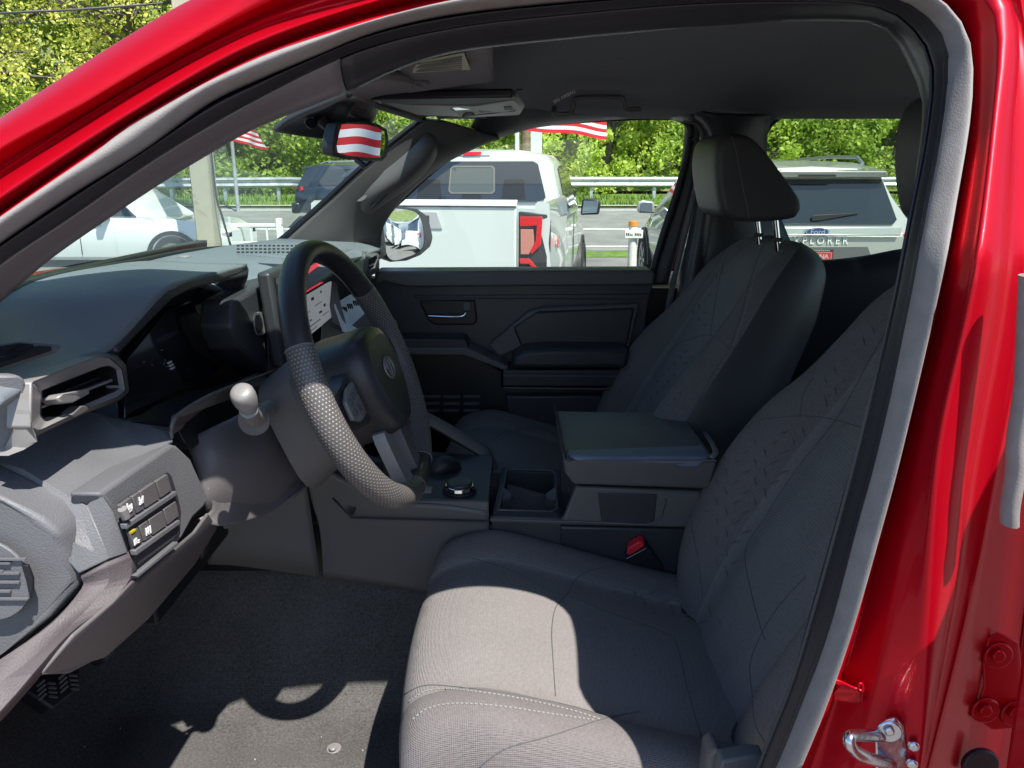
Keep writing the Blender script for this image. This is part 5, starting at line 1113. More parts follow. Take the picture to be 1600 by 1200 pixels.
def strip(name, y0, y1, m_, lift=0.0, x0=-90, x1=110, nx=2, kind='structure', step=1.0):
    ys = [y0]; 
    for k in (8, 14, 24, 30):
        if y0 < k < y1: ys.append(k)
    ys.append(y1)
    vs = []; fs = []
    for y in ys: vs += [(x0, y, gz(y) + lift), (x1, y, gz(y) + lift)]
    for i in range(len(ys) - 1): fs.append([2 * i, 2 * i + 1, 2 * i + 3, 2 * i + 2])
    o = mk(name, vs, fs, m_, None, smooth=False)
    if kind: o['kind'] = kind
    return o
strip('ground', -120, 300, M['earth'], -.02, -250, 300)
strip('parking_lot', -100, 15.2, M['asphalt'], .0)
strip('road', 15.9, 22.6, M['road'], .004)
strip('road_line', 18.6, 18.75, M['line'], .010)
strip('road_line', 16.3, 16.42, M['line'], .010)
strip('road_line', 22.0, 22.12, M['line'], .010)
strip('grass_verge', 22.8, 26.5, M['grass'], .02)
strip('grass_verge', 15.2, 15.85, M['grass'], .008)
kb = strip('kerb', 22.6, 22.8, mat('kerb_concrete', (.34, .32, .28), .9, var=.2, vscale=4), .06)
# grass blades on the verge, nobody could count them
def blades():
    random.seed(5); vs = []; fs = []
    for i in range(9000):
        x = random.uniform(-14, 16); y = random.uniform(22.85, 25.5) if random.random() < .8 else random.uniform(22.85, 23.3); z = gz(y) + .02; h = random.uniform(.05, .20); a = random.uniform(0, 6.28)
        dx, dy = math.cos(a) * .02, math.sin(a) * .02; b = len(vs)
        vs += [(x - dx, y - dy, z), (x + dx, y + dy, z), (x + random.uniform(-.06, .06), y + random.uniform(-.06, .06), z + h)]; fs.append([b, b + 1, b + 2])
    o = mk('grass', vs, fs, mat('grass_blades', (.16, .26, .03), .7, var=.4, vscale=2), None, smooth=False); o['kind'] = 'stuff'
blades()
# hill behind, rising under the wood
hv = []; hf = []; random.seed(9)
nx, ny = 60, 14
for j in range(ny):
    for i in range(nx):
        y = 27 + j * 4.2; x = -80 + i * 2.9
        z = 1.0 + max(0, (y - 28)) * .42 + random.uniform(-.35, .35) * min(1, j * .5)
        hv.append((x, y, z))
for j in range(ny - 1):
    for i in range(nx - 1): hf.append([j * nx + i, j * nx + i + 1, (j + 1) * nx + i + 1, (j + 1) * nx + i])
h = mk('wooded_hill', hv, hf, mat('hill_undergrowth', (.15, .19, .055), .95, bump=.8, scale=3, var=.6, vscale=1.2), None); h['kind'] = 'structure'

# guard rail: W beam with posts, following a gentle bend at its near end
def guard_rail(pts, label, sp=1.9):
    g = empty('guard_rail', pts[0], label, 'guard rail', 'guard rails along the road')
    path = resample([Vector(p) for p in pts], 50)
    prof = [(0, .0), (-.04, .035), (-.07, .07), (-.04, .115), (0, .15), (0, .165), (-.04, .20), (-.07, .245), (-.04, .28), (0, .31)]
    rows = []
    for i, p in enumerate(path):
        t = (path[min(i + 1, 49)] - path[max(0, i - 1)]).normalized(); s = Vector((-t.y, t.x, 0))
        rows.append([p + s * (-a) * -1 * (1) + Vector((0, 0, .42 + b)) if False else p - s * (-a) + Vector((0, 0, .42 + b)) for a, b in prof])
    sheet('rail_beam', rows, M['galv'], g, .004, 1, 1, smooth_u=False, smooth_v=False, angle=20)
    L = sum((b - a).length for a, b in zip(path, path[1:])); n = int(L / sp); q = resample(path, n + 1)
    first = None
    for i, p in enumerate(q):
        if first is None:
            first = box('rail_post', (p.x - .05, p.y + .02, p.z - .1), (p.x + .05, p.y + .16, p.z + .74), M['galv'], g, .004)
            off = WLOC[first.name] - p
        else:
            c = first.copy(); COL.objects.link(c); c.parent = g; c.location = p + off - WLOC[g.name]
    return g
guard_rail([(-26, 22.9, gz(23) + .0), (-12, 23.6, gz(23.5)), (-6.5, 23.9, gz(24)), (-5.2, 23.2, gz(23)), (-4.6, 22.2, gz(22.2))], 'galvanised guard rail seen through the windshield, its end bending toward the road', 1.5)
guard_rail([(.5, 24.6, gz(24)), (30, 25.2, gz(24))], 'long galvanised guard rail behind the white pickup, seen through the far windows')

# low white railing at the edge of the lot
wr = empty('white_railing', (-7, 15.0, gz(15)), 'low white railing at the edge of the lot beyond the windshield', 'railing')
wm = mat('white_painted_metal', (.72, .72, .68), .6)
for z in (.62, .28): box('rail', (-11, 14.97, gz(15) + z), (-4.4, 15.03, gz(15) + z + .06), wm, wr, .006)
for i in range(23):
    x = -11 + i * .3; box('baluster', (x - .014, 14.985, gz(15)), (x + .014, 15.015, gz(15) + .62), wm, wr, 0)
for x in (-11, -8.8, -6.6, -4.45): box('post', (x - .05, 14.94, gz(15)), (x + .05, 15.06, gz(15) + .78), wm, wr, .006)

# poles, wire and sign
wood = mat('weathered_wood_pole', (.20, .14, .09), .9, bump=.6, scale=30, var=.3, vscale=9)
pm = mat('painted_steel_pole', (.40, .36, .26), .6, var=.05)
pl = P(328, 384, 13.2)
pb = empty('light_pole', (pl.x, 13.2, gz(13.2)), 'tan square steel pole standing in the lot, seen through the windshield', 'pole')
box('pole_shaft', (pl.x - .16, 13.05, gz(13) + .25), (pl.x + .16, 13.36, 8.5), pm, pb, .02)
box('pole_base', (pl.x - .26, 12.95, gz(13) - .02), (pl.x + .26, 13.46, gz(13) + .26), M['line'], pb, .02)
ca_ = tube('pole_cable', cr([Vector((pl.x + .24, 13.1, 3.2)), Vector((pl.x + .22, 13.1, 1.4)), Vector((pl.x + .30, 13.08, .9)), Vector((pl.x + .42, 13.08, .3))], 6), .018, M['lip'], pb, n=6)
def pole(u, v, Y, r, h, m_, label, cat='pole', nm='utility_pole', lean=0):
    p = P(u, v, Y); z = gz(Y) if Y < 26 else 1.0
    o = tube(nm, [Vector((p.x, Y, z - .3)), Vector((p.x + lean, Y, z + h * .5)), Vector((p.x + lean * 2, Y, z + h))], [r, r * .92, r * .85], m_, None, n=14)
    return tag(o, label, cat)
pole(821, 215, 24.2, .15, 11, wood, 'brown wooden utility pole between two pale posts behind the white pickup', nm='utility_pole')
sg = mat('pale_sign_post', (.62, .66, .66), .5, metal=.2)
for u, lb_, w_ in ((808, 'narrow pale post left of the wooden pole behind the white pickup', .06), (838, 'wide pale post right of the wooden pole behind the white pickup', .16)):
    p = P(u, 215, 22.7); tag(box('sign_post', (p.x - w_, 22.66, gz(22.7)), (p.x + w_, 22.78, 8), sg, None, .01), lb_, 'post')
pole(918, 220, 27.5, .19, 9, mat('dark_tree_pole', (.05, .05, .045), .9, bump=.6, scale=20, var=.3), 'dark weathered pole under the end of the flag by the trees')
pole(365, 250, 21.8, .05, 8, M['galv'], 'thin grey pole carrying the small flag beyond the road', nm='flag_pole')
tag(tube('overhead_wire', cr([P(-260, 36, 19), P(0, 21, 20), P(150, 13, 21), P(290, 1, 22), P(420, -20, 23)], 5), .030, M['lip'], None, n=6), 'thick black wire crossing the trees at the upper left', 'wire')
tag(tube('overhead_wire', cr([P(-260, 44, 24), P(0, 38, 24), P(160, 22, 24), P(300, 8, 24)], 5), .012, M['lip'], None, n=5), 'thin wire below the thick one at the upper left', 'wire')
pt_ = P(283, 4, 21); tag(box('utility_pole', (pt_.x - .19, 20.9, gz(21)), (pt_.x + .19, 21.2, 9.5), pm, None, .02), 'tan pole top beside the red roof edge, upper left', 'pole')
# sign post with cap, near the silver SUV
q = P(987, 418, 9.6)
ss = empty('marker_post', (q.x, 9.6, 0), 'short white marker post with orange cap and small lettering by the silver SUV', 'post')
wp = mat('white_plastic_post', (.70, .69, .64), .5)
disc('post_body', (q.x, 9.6, -.05), (0, 0, 1), .055, 1.02, wp, ss, n=20); disc('post_cap', (q.x, 9.6, .97), (0, 0, 1), .06, .06, mat('orange_cap', (.65, .28, .05), .5), ss, n=20)
box('label_band', (q.x - .11, 9.52, .83), (q.x + .11, 9.54, .93), wp, ss, .003)
random.seed(2)
for k_ in range(9):
    if k_ != 4: box('printed_mark', (q.x - .095 + k_ * .021, 9.517, .862), (q.x - .082 + k_ * .021, 9.519, .862 + random.uniform(.018, .032)), M['dark_print'], ss, 0)

# ------------------------------------------------------------------ flags
fw_ = mat('flag_white_cloth', (.78, .77, .76), .8); fr_ = mat('flag_red_cloth', (.60, .02, .03), .8)
for m_ in (fw_, fr_):
    b = m_.node_tree.nodes['Principled BSDF']; b.inputs['Transmission Weight'].default_value = 0
def flag(name, corner, along, down, n, label, waves=1.6, amp=.12, stripes=13, droop=0.0, wav=(0, -1, 0)):
    corner = Vector(corner); along = Vector(along); down = Vector(down); wv = Vector(wav)
    root = empty(name, corner, label, 'flag')
    N = 30
    for s in range(stripes):
        vs = []; fs = []
        for i in range(N + 1):
            t = i / N
            for k in (0, 1, 2):
                h = (s + k / 2) / stripes
                p = corner + along * t + down * h + wv * (amp * math.sin(t * waves * 6.283 + h * 2.2) * (.3 + t)) + Vector((0, 0, -droop * t * t))
                p += down * (.04 * math.sin(t * 7 + 1) * t)
                vs.append(p)
        for i in range(N):
            for k in (0, 1): b = i * 3 + k; fs.append([b, b + 1, b + 4, b + 3])
        o = mk('flag_stripe', vs, fs, fr_ if s % 2 == 0 else fw_, root)
    return root
a = P(940, 150, 20.5); 
flag('striped_flag', P(820, 128, 20.3), P(950, 140, 20.3) - P(820, 128, 20.3), (P(846, 204, 20.3) - P(846, 128, 20.3)) , 13, 'large red and white striped flag hanging low behind the white pickup', amp=.10)
flag('striped_flag', P(300, 180, 18), P(405, 204, 18) - P(300, 180, 18), (P(330, 246, 18) - P(300, 180, 18)) * .45, 13, 'small striped flag seen through the windshield beyond the road', waves=2.2, amp=.16, droop=.0, stripes=7)
# the flag seen only in the rear view mirror
ra = Vector((0, 0, CAMZ)); dm = (mc - ra).normalized(); rf_ = dm - MN * (2 * dm.dot(MN))
fc = mc + rf_ * 2.03
sd = Vector((rf_.y, -rf_.x, 0)).normalized()
flag('striped_flag', fc + sd * .135 + Vector((0, 0, .13)), sd * -.225, Vector((.03, 0, -.24)), 13, 'small striped flag seen only in the rear view mirror', amp=.006, waves=1.0, stripes=8, wav=rf_)

# ------------------------------------------------------------------ vehicles
tyre = mat('tyre_rubber', (.018, .018, .018), .85); alloy = mat('alloy_wheel', (.45, .45, .46), .35, metal=.8)
dkglass = mat('vehicle_dark_glass', (.015, .02, .024), .04, coat=.6, spec=.8); lensr = mat('tail_lamp_red', (.55, .012, .015), .12, coat=1); lensw = mat('lamp_clear', (.42, .40, .40), .15, coat=1)
plast = mat('black_trim_vehicle', (.02, .02, .022), .5)
def paint(name, c, metal=0.0, rough=.3): return mat(name, c, rough, metal=metal, coat=1, coat_rough=.04)
class Veh:
    def __init__(s, name, loc, rz, label, cat, group=None):
        s.o = empty(name, loc, label, cat, group, R(rz)); s.o['_local'] = 1; s.M = Matrix.Translation(Vector(loc)) @ Matrix.Rotation(R(rz), 4, 'Z')
    def mesh(s, name, vs, fs, m_, par=None, angle=35, smooth=True):
        me = bpy.data.meshes.new(name); me.from_pydata([tuple(v) for v in vs], [], fs); me.materials.append(m_)
        bm = bmesh.new(); bm.from_mesh(me); bmesh.ops.recalc_face_normals(bm, faces=bm.faces); bm.to_mesh(me); bm.free()
        if smooth:
            for p in me.polygons: p.use_smooth = True
            me.set_sharp_from_angle(angle=R(angle))
        o = bpy.data.objects.new(name, me); COL.objects.link(o); o.parent = par or s.o
        return o
    def box(s, name, a, b, m_, par=None, bev=.01):
        x0, y0, z0 = a; x1, y1, z1 = b
        o = s.mesh(name, [(x0, y0, z0), (x1, y0, z0), (x1, y1, z0), (x0, y1, z0), (x0, y0, z1), (x1, y0, z1), (x1, y1, z1), (x0, y1, z1)], [[0, 1, 2, 3], [4, 5, 6, 7], [0, 1, 5, 4], [1, 2, 6, 5], [2, 3, 7, 6], [3, 0, 4, 7]], m_, par)
        if bev: bevel(o, bev, 2)
        return o
    def prism(s, name, pts, vec, m_, par=None, bev=.006):
        n = len(pts); pts = [Vector(p) for p in pts]; vec = Vector(vec)
        o = s.mesh(name, pts + [p + vec for p in pts], [list(range(n)), list(range(n, 2 * n))] + [[i, (i + 1) % n, n + (i + 1) % n, n + i] for i in range(n)], m_, par)
        if bev: bevel(o, bev, 2)
        return o
    def loft(s, name, secs, m_, par=None, angle=28, cap=True, sub=0):
        """secs: list of half outlines [(x,z)...] from bottom centre to top centre at y; mirrored"""
        vs = []; m = None
        for y, half in secs:
            full = [(x, z) for x, z in half] + [(-x, z) for x, z in half[::-1]]
            m = len(full); vs += [(x, (y(z) if callable(y) else y), z) for x, z in full]
        fs = []; n = len(secs)
        for i in range(n - 1):
            for j in range(m): fs.append([i * m + j, i * m + (j + 1) % m, (i + 1) * m + (j + 1) % m, (i + 1) * m + j])
        if cap: fs.append(list(range(m))); fs.append([(n - 1) * m + j for j in range(m)])
        return s.mesh(name, vs, fs, m_, par, angle)
    def wheel(s, x, y, r=.39, w=.26):
        sx = 1 if x > 0 else -1; N = 28
        def ringp(rr, xx): return [(xx, y + rr * math.cos(6.2832 * k / N), r + rr * math.sin(6.2832 * k / N)) for k in range(N)]
        prof = [(r * .66, x - sx * w / 2), (r * .93, x - sx * w / 2), (r, x - sx * w * .38), (r, x + sx * w * .38 - 0), (r * .93, x + sx * w * .5), (r * .68, x + sx * w * .5)]
        vs = []; fs = []
        for rr, xx in prof: vs += ringp(rr, xx)
        for i in range(len(prof) - 1):
            for k in range(N): fs.append([i * N + k, i * N + (k + 1) % N, (i + 1) * N + (k + 1) % N, (i + 1) * N + k])
        wh = s.mesh('wheel', vs, fs, tyre)
        vs = ringp(r * .69, x + sx * w * .48) + ringp(r * .62, x + sx * w * .42) + ringp(r * .62, x); fs = []
        for i in range(2):
            for k in range(N): fs.append([i * N + k, i * N + (k + 1) % N, (i + 1) * N + (k + 1) % N, (i + 1) * N + k])
        fs.append([2 * N + k for k in range(N)])
        rim_ = s.mesh('rim', vs, fs, alloy, wh)
        vs = []; fs = []
        for k in range(6):
            a = 6.2832 * k / 6
            for (rr, da) in ((.05, .5), (r * .63, .13), (r * .63, -.13), (.05, -.5)):
                for xx in (x + sx * w * .44, x + sx * w * .30): vs.append((xx, y + rr * math.cos(a + da), r + rr * math.sin(a + da)))
            b = k * 8; fs += [[b, b + 2, b + 4, b + 6], [b + 1, b + 3, b + 5, b + 7], [b, b + 1, b + 3, b + 2], [b + 2, b + 3, b + 5, b + 4], [b + 4, b + 5, b + 7, b + 6], [b + 6, b + 7, b + 1, b]]
        s.mesh('spokes', vs, fs, alloy, wh, smooth=False)
    def arch(s, x, y, r, m_):
        sx = 1 if x > 0 else -1; vs = []; fs = []; N = 16
        for k in range(N + 1):
            a = math.pi * k / N
            for rr in (r + .0, r + .07): vs += [(x + sx * .012, y + rr * math.cos(a), .36 + rr * math.sin(a)), (x - sx * .25, y + rr * math.cos(a), .36 + rr * math.sin(a))]
        for k in range(N):
            b = 4 * k; c = b + 4; fs += [[b, b + 2, c + 2, c], [b, b + 1, c + 1, c], [b + 2, b + 3, c + 3, c + 2]]
        fs.append([4 * k + 1 for k in range(N + 1)])
        s.mesh('wheel_arch', vs, fs, m_)
def copy_tree(o, parent=None):
    c = o.copy(); COL.objects.link(c)
    if parent: c.parent = parent
    for ch_ in [x for x in COL.objects if x.parent == o]: copy_tree(ch_, c)
    return c
def sec(w, zb, zt, tuck=.10, shoulder=.0): return [(0, zb), (w - .12, zb), (w - tuck * .5, zb + .06), (w, zb + .28), (w + .005, (zb + zt) / 2 + .1), (w - .015 - shoulder, zt - .08), (w - .05 - shoulder, zt), (0, zt + .01)]
# ---- pickup seen from behind
def pickup(loc, rz, label, pt, group=None, text4=True):
    v = Veh('parked_pickup', loc, rz, label, 'pickup truck', group)
    body = v.loft('body', [(1.60, sec(.93, .45, 1.30)), (2.2, sec(.95, .42, 1.22)), (3.3, sec(.95, .42, 1.20)), (3.75, sec(.955, .45, 1.20, shoulder=.02)), (4.6, sec(.94, .5, 1.12, shoulder=.06)), (5.05, sec(.88, .5, 1.02, shoulder=.08)), (5.15, sec(.80, .55, .90, shoulder=.08))], pt)
    # bed sides as walls with flared shoulder
    for s in (-1, 1):
        v.mesh('bed_side', [(s * x, y, z) for y, f in ((.02, 0), (.35, .02), (.75, .045), (1.15, .045), (1.5, .02), (1.62, 0)) for x, z in ((.88, .48), (.955 + f, .62), (.965 + f, .95), (.945 + f * .6, 1.12), (.955, 1.26), (.95, 1.40), (.92, 1.42), (.86, 1.42), (.84, 1.40), (.84, .60))],
               [[i * 10 + j, i * 10 + j + 1, (i + 1) * 10 + j + 1, (i + 1) * 10 + j] for i in range(5) for j in range(9)] + [[j for j in range(10)], [50 + j for j in range(10)]], pt, None, 30)
    v.box('bed_floor', (-.84, .05, .55), (.84, 1.6, .60), plast)
    # tailgate
    tg = v.prism('tailgate', [(-.70, -.005, .56), (.70, -.005, .56), (.70, -.005, 1.415), (-.70, -.005, 1.415)], (0, .07, 0), pt, None, .015)
    v.prism('tailgate_top', [(-.70, -.02, 1.385), (.70, -.02, 1.385), (.70, .07, 1.42), (-.70, .07, 1.42)], (0, 0, .012), pt, tg, .006)
    v.prism('tailgate_band', [(-.69, -.015, 1.22), (.12, -.015, 1.22), (.08, -.015, 1.345), (-.69, -.015, 1.345)], (0, .012, 0), alloy if False else mat('band_grey', (.35, .36, .36), .4), tg, .004)
    v.prism('tailgate_handle', [(-.13, -.02, 1.25), (.02, -.02, 1.25), (.02, -.02, 1.32), (-.13, -.02, 1.32)], (0, .02, 0), plast, tg, .006)
    v.prism('tailgate_crease', [(-.69, -.016, .70), (.5, -.016, .70), (.62, -.016, .62), (.62, -.016, .58), (-.69, -.016, .58)], (0, .02, 0), pt, tg, .008)
    v.box('tailgate_gap', (-.70, -.008, 1.378), (.70, .0, 1.384), plast, tg, 0)
    v.box('rear_bumper', (-.92, -.16, .42), (.92, .06, .62), plast, None, .03)
    for s in (-1, 1):
        tl = v.prism('tail_light', [(s * .715, -.012, .84), (s * .93, .0, .84), (s * .955, .05, .92), (s * .955, .05, 1.28), (s * .93, .0, 1.33), (s * .715, -.012, 1.35)], (0, .06, 0), plast, None, .01)
        def strip_(pts, m_, nm): v.prism(nm, [(s * x, y - .012, z + .115) for x, y, z in pts], (0, .012, 0), m_, tl, .003)
        strip_([(.73, -.012, 1.13), (.90, -.005, 1.14), (.90, -.005, 1.20), (.73, -.012, 1.20)], lensr, 'lamp_lens')
        strip_([(.86, -.008, 1.14), (.90, -.006, 1.14), (.89, -.006, 1.00), (.82, -.01, .93), (.80, -.01, .97), (.85, -.008, 1.02)], lensr, 'lamp_lens')
        strip_([(.73, -.012, .90), (.80, -.01, .90), (.86, -.008, .84), (.93, .0, .82), (.93, .0, .74), (.86, -.006, .74), (.86, -.006, .79), (.80, -.01, .86), (.73, -.012, .86)], lensr, 'lamp_lens')
        strip_([(.735, -.012, .93), (.80, -.01, .93), (.83, -.01, .99), (.84, -.01, 1.02), (.83, -.01, 1.11), (.735, -.012, 1.11)], mat('lamp_amber_clear', (.48, .20, .15), .15, coat=1), 'lamp_lens')
        strip_([(.735, -.012, .745), (.85, -.008, .745), (.85, -.008, .79), (.79, -.01, .84), (.735, -.012, .84)], lensw, 'lamp_lens')
    # cab
    gh_ = [(0, 1.2), (.92, 1.2), (.90, 1.32), (.78, 1.72), (.70, 1.80), (.45, 1.835), (0, 1.85)]
    cab = v.mesh('cab', [], [], pt)
    def gs_(k, dz): return [(0, 1.2), (.92, 1.2), (.91 - .0 * k, 1.30), (.80 - .02 * k, 1.70 - dz), (.72 - .03 * k, 1.78 - dz), (.45, 1.825 - dz), (0, 1.84 - dz)]
    bpy.data.objects.remove(cab)
    cab = v.loft('cab', [(lambda z: 1.64 + max(0, z - 1.3) * .30, gs_(0, .03)), (lambda z: 1.80 + max(0, z - 1.3) * .15, gs_(0, .0)), (2.5, gs_(0, -.01)), (lambda z: 3.05 - max(0, z - 1.3) * .3, gs_(.3, .0)), (lambda z: 3.75 - max(0, z - 1.2) * 1.15, gs_(1, .05))], pt, None, 30)
    yb = lambda z: 1.64 + max(0, z - 1.3) * .30 - .006
    rg = v.prism('rear_window', [(-.70, yb(1.36), 1.36), (.70, yb(1.36), 1.36), (.74, yb(1.40), 1.40), (.65, yb(1.70), 1.70), (.60, yb(1.725), 1.725), (-.60, yb(1.725), 1.725), (-.65, yb(1.70), 1.70), (-.74, yb(1.40), 1.40)], (0, .012, 0), dkglass, None, .004)
    # sliding pane frame
    fo_ = [(-.21, 1.43), (.21, 1.43), (.235, 1.455), (.225, 1.66), (.20, 1.685), (-.20, 1.685), (-.225, 1.66), (-.235, 1.455)]; fi_ = [(x * .93, 1.558 + (z - 1.558) * .90) for x, z in fo_]
    v.mesh('slider_frame', [(x, yb(z) - .006, z) for x, z in fo_] + [(x, yb(z) - .006, z) for x, z in fi_] + [(x, yb(z) + .004, z) for x, z in fo_], [[i, (i + 1) % 8, 8 + (i + 1) % 8, 8 + i] for i in range(8)] + [[i, (i + 1) % 8, 16 + (i + 1) % 8, 16 + i] for i in range(8)], mat('window_frame_grey', (.13, .125, .11), .4), rg, smooth=False)
    v.prism('window_pane', [(x, yb(z) - .002, z) for x, z in fi_], (0, .001, 0), mat('pane_reflection', (.07, .085, .085), .05), rg, 0)
    for sx, x0, w_ in ((1, .30, .24), (-1, -.56, .26), (1, -.10, .2)):
        v.prism('seat_shape', [(x0, yb(1.38) - .001, 1.38), (x0 + w_, yb(1.38) - .001, 1.38), (x0 + w_ * .9, yb(1.56) - .001, 1.56), (x0 + w_ * .1, yb(1.56) - .001, 1.56)], (0, .0005, 0), mat('seat_behind_glass', (.008, .009, .01), .3), rg, 0)
    bl = v.prism('brake_light_bar', [(-.17, 1.775, 1.775), (.17, 1.775, 1.775), (.16, 1.79, 1.815), (-.16, 1.79, 1.815)], (0, .05, 0), lensw, None, .004)
    v.prism('brake_light', [(-.10, 1.768, 1.778), (.08, 1.768, 1.778), (.08, 1.78, 1.812), (-.10, 1.78, 1.812)], (0, .05, 0), lensr, bl, .003)
    # side glass and details
    for s in (-1, 1):
        def sx_(z): return s * (.915 - max(0, z - 1.30) * .27 + .004)
        v.prism('side_window', [(sx_(1.27), 1.95, 1.27), (sx_(1.27), 2.50, 1.27), (sx_(1.70), 2.50, 1.70), (sx_(1.68), 2.05, 1.68)], (s * .006, 0, 0), dkglass, None, .003)
        v.prism('side_window', [(sx_(1.27), 2.56, 1.27), (sx_(1.24), 3.45, 1.24), (sx_(1.36), 3.42, 1.36), (sx_(1.70), 2.98, 1.70), (sx_(1.70), 2.56, 1.70)], (s * .006, 0, 0), dkglass, None, .003)
        v.box('door_handle', (s * .95 - .02, 2.10, 1.06), (s * .95 + .02, 2.28, 1.10), pt, None, .01); v.box('door_handle', (s * .95 - .02, 2.62, 1.06), (s * .95 + .02, 2.80, 1.10), pt, None, .01)
        v.box('door_gap', (s * .9585 - .004, 2.50, .50), (s * .9585 + .004, 2.512, 1.2), plast, None, 0)
        mr_ = v.prism('side_mirror', [(s * .98, 3.22, 1.16), (s * 1.20, 3.20, 1.17), (s * 1.22, 3.20, 1.30), (s * 1.18, 3.20, 1.34), (s * 1.00, 3.22, 1.34)], (0, .10, 0), plast, None, .02)
        v.prism('mirror_glass', [(s * 1.0, 3.205, 1.18), (s * 1.18, 3.185, 1.19), (s * 1.19, 3.185, 1.31), (s * 1.02, 3.205, 1.32)], (0, .01, 0), mat('mirror_face', (.20, .25, .29), .08, metal=.5), mr_, .003)
        for y in (1.0, 4.25): v.arch(s * .955, y, .44, plast); v.wheel(s * .86, y)
    if text4:
        t_ = text('emblem_lettering', '4x4', (.985, .42, 1.10), (0, 1, 0), (0, 0, 1), .13, lensr, None, .003)
        t_.location = Vector(t_.location); t_.parent = v.o
    v.box('licence_plate', (-.15, -.175, .46), (.15, -.16, .6), lensw, None, .003)
    return v
wht = paint('white_paint', (.56, .60, .56))
A_ = math.atan2(.33, 1.7)
pk = pickup((-.625, 5.8, -.02), -8.4, 'white crew cab pickup parked nose away, beyond the far front window', wht)
# ---- SUV
def suv(loc, rz, label, pt, group=None, detail=True, name='parked_suv', my=0.0):
    v = Veh(name, loc, rz, label, 'SUV', group)
    v.loft('body', [(.0, sec(.90, .42, 1.02)), (.08, sec(.95, .38, 1.06)), (.5, sec(.99, .34, 1.10)), (1.2, sec(1.0, .32, 1.10)), (3.4, sec(1.0, .32, 1.08)), (3.9, sec(.99, .34, 1.06, shoulder=.03)), (4.6, sec(.95, .36, .98, shoulder=.07)), (4.95, sec(.84, .4, .82, shoulder=.08))], pt)
    def gs_(wt, zt): return [(0, 1.0), (.95, 1.0), (.955, 1.10), (wt + .10, zt - .26), (wt, zt - .05), (wt - .22, zt), (0, zt + .02)]
    v.loft('roof', [(lambda z: .05 + max(0, z - 1.05) * .42, gs_(.66, 1.66)), (lambda z: .3 + max(0, z - 1.05) * .3, gs_(.70, 1.72)), (1.5, gs_(.72, 1.75)), (2.6, gs_(.71, 1.74)), (lambda z: 3.75 - max(0, z - 1.0) * 1.25, gs_(.66, 1.66))], pt, None, 30)
    yb = lambda z: .05 + max(0, z - 1.05) * .42 - .008
    tg = v.prism('tailgate', [(-.80, yb(1.05) - .04, .72), (.80, yb(1.05) - .04, .72), (.84, yb(1.10) - .02, 1.12), (-.84, yb(1.10) - .02, 1.12)], (0, .06, 0), pt, None, .02)
    rw = v.prism('rear_window', [(-.76, yb(1.14), 1.14), (.76, yb(1.14), 1.14), (.80, yb(1.18), 1.18), (.68, yb(1.56), 1.56), (-.68, yb(1.56), 1.56), (-.80, yb(1.18), 1.18)], (0, .02, 0), dkglass, None, .004)
    sp = v.prism('spoiler', [(-.70, .17, 1.575), (.70, .17, 1.575), (.66, .13, 1.635), (-.66, .13, 1.635)], (0, .25, .03), pt, None, .012)
    v.box('spoiler_lamp', (-.18, .145, 1.585), (.18, .16, 1.60), plast, sp, 0)
    for s in (-1, 1):
        v.prism('tail_light', [(s * .82, yb(1.0) - .045, .90), (s * .90, yb(1.0) + .01, .92), (s * .985, .16, 1.0), (s * .965, .16, 1.10), (s * .90, yb(1.05) - .01, 1.09), (s * .84, yb(1.0) - .04, 1.04)], (0, .05, 0), lensr, None, .01)
        rr_ = tube('roof_rail', [Vector((s * .62, .60, 1.71)), Vector((s * .625, .75, 1.775)), Vector((s * .635, 1.5, 1.79)), Vector((s * .63, 2.4, 1.78)), Vector((s * .62, 2.6, 1.73))], .018, alloy, None, n=8)
        rr_.parent = v.o
        def sx_(z): return s * (.962 - max(0, z - 1.10) * .42)
        v.prism('side_window', [(sx_(1.13), .55, 1.13), (sx_(1.13), 1.35, 1.13), (sx_(1.58), 1.35, 1.58), (sx_(1.56), .72, 1.56)], (s * .012, 0, 0), dkglass, None, .003)
        v.prism('side_window', [(sx_(1.13), 1.42, 1.13), (sx_(1.13), 2.32, 1.13), (sx_(1.60), 2.32, 1.60), (sx_(1.60), 1.42, 1.60)], (s * .012, 0, 0), dkglass, None, .003)
        v.prism('side_window', [(sx_(1.12), 2.38, 1.12), (sx_(1.10), 3.40, 1.10), (sx_(1.60), 2.80, 1.60), (sx_(1.61), 2.38, 1.61)], (s * .012, 0, 0), dkglass, None, .003)
        for y in (1.38, 2.345): v.box('door_gap', (s * 1.006 - .004, y, .42), (s * 1.006 + .004, y + .012, 1.04), plast, None, 0)
        for y in (1.55, 2.55): v.box('door_handle', (s * 1.005 - .02, y, .93), (s * 1.005 + .02, y + .2, .97), alloy, None, .008)
        mr_ = v.prism('side_mirror', [(s * .98, 3.28 - my, 1.08), (s * 1.22, 3.24 - my, 1.09), (s * 1.23, 3.24 - my, 1.22), (s * 1.17, 3.24 - my, 1.26), (s * 1.0, 3.28 - my, 1.24)], (0, .12, 0), plast if my else pt, None, .025)
        v.prism('mirror_glass', [(s * x_, y_ - my, z_) for x_, y_, z_ in ((1.02, 3.262, 1.10), (1.19, 3.235, 1.11), (1.20, 3.235, 1.21), (1.15, 3.235, 1.235), (1.03, 3.262, 1.22))], (0, .01, 0), mat('mirror_face', (.20, .25, .29), .08, metal=.5), mr_, .003)
        for y in (.98, 4.0): v.arch(s * 1.0, y, .42, plast); v.wheel(s * .90, y, .38)
        v.box('head_light', (s * .70 - .14, 4.84, .70), (s * .70 + .12, 4.95, .82), lensw, None, .02)
    v.box('rear_bumper', (-.95, -.10, .36), (.95, .10, .66), pt, None, .04)
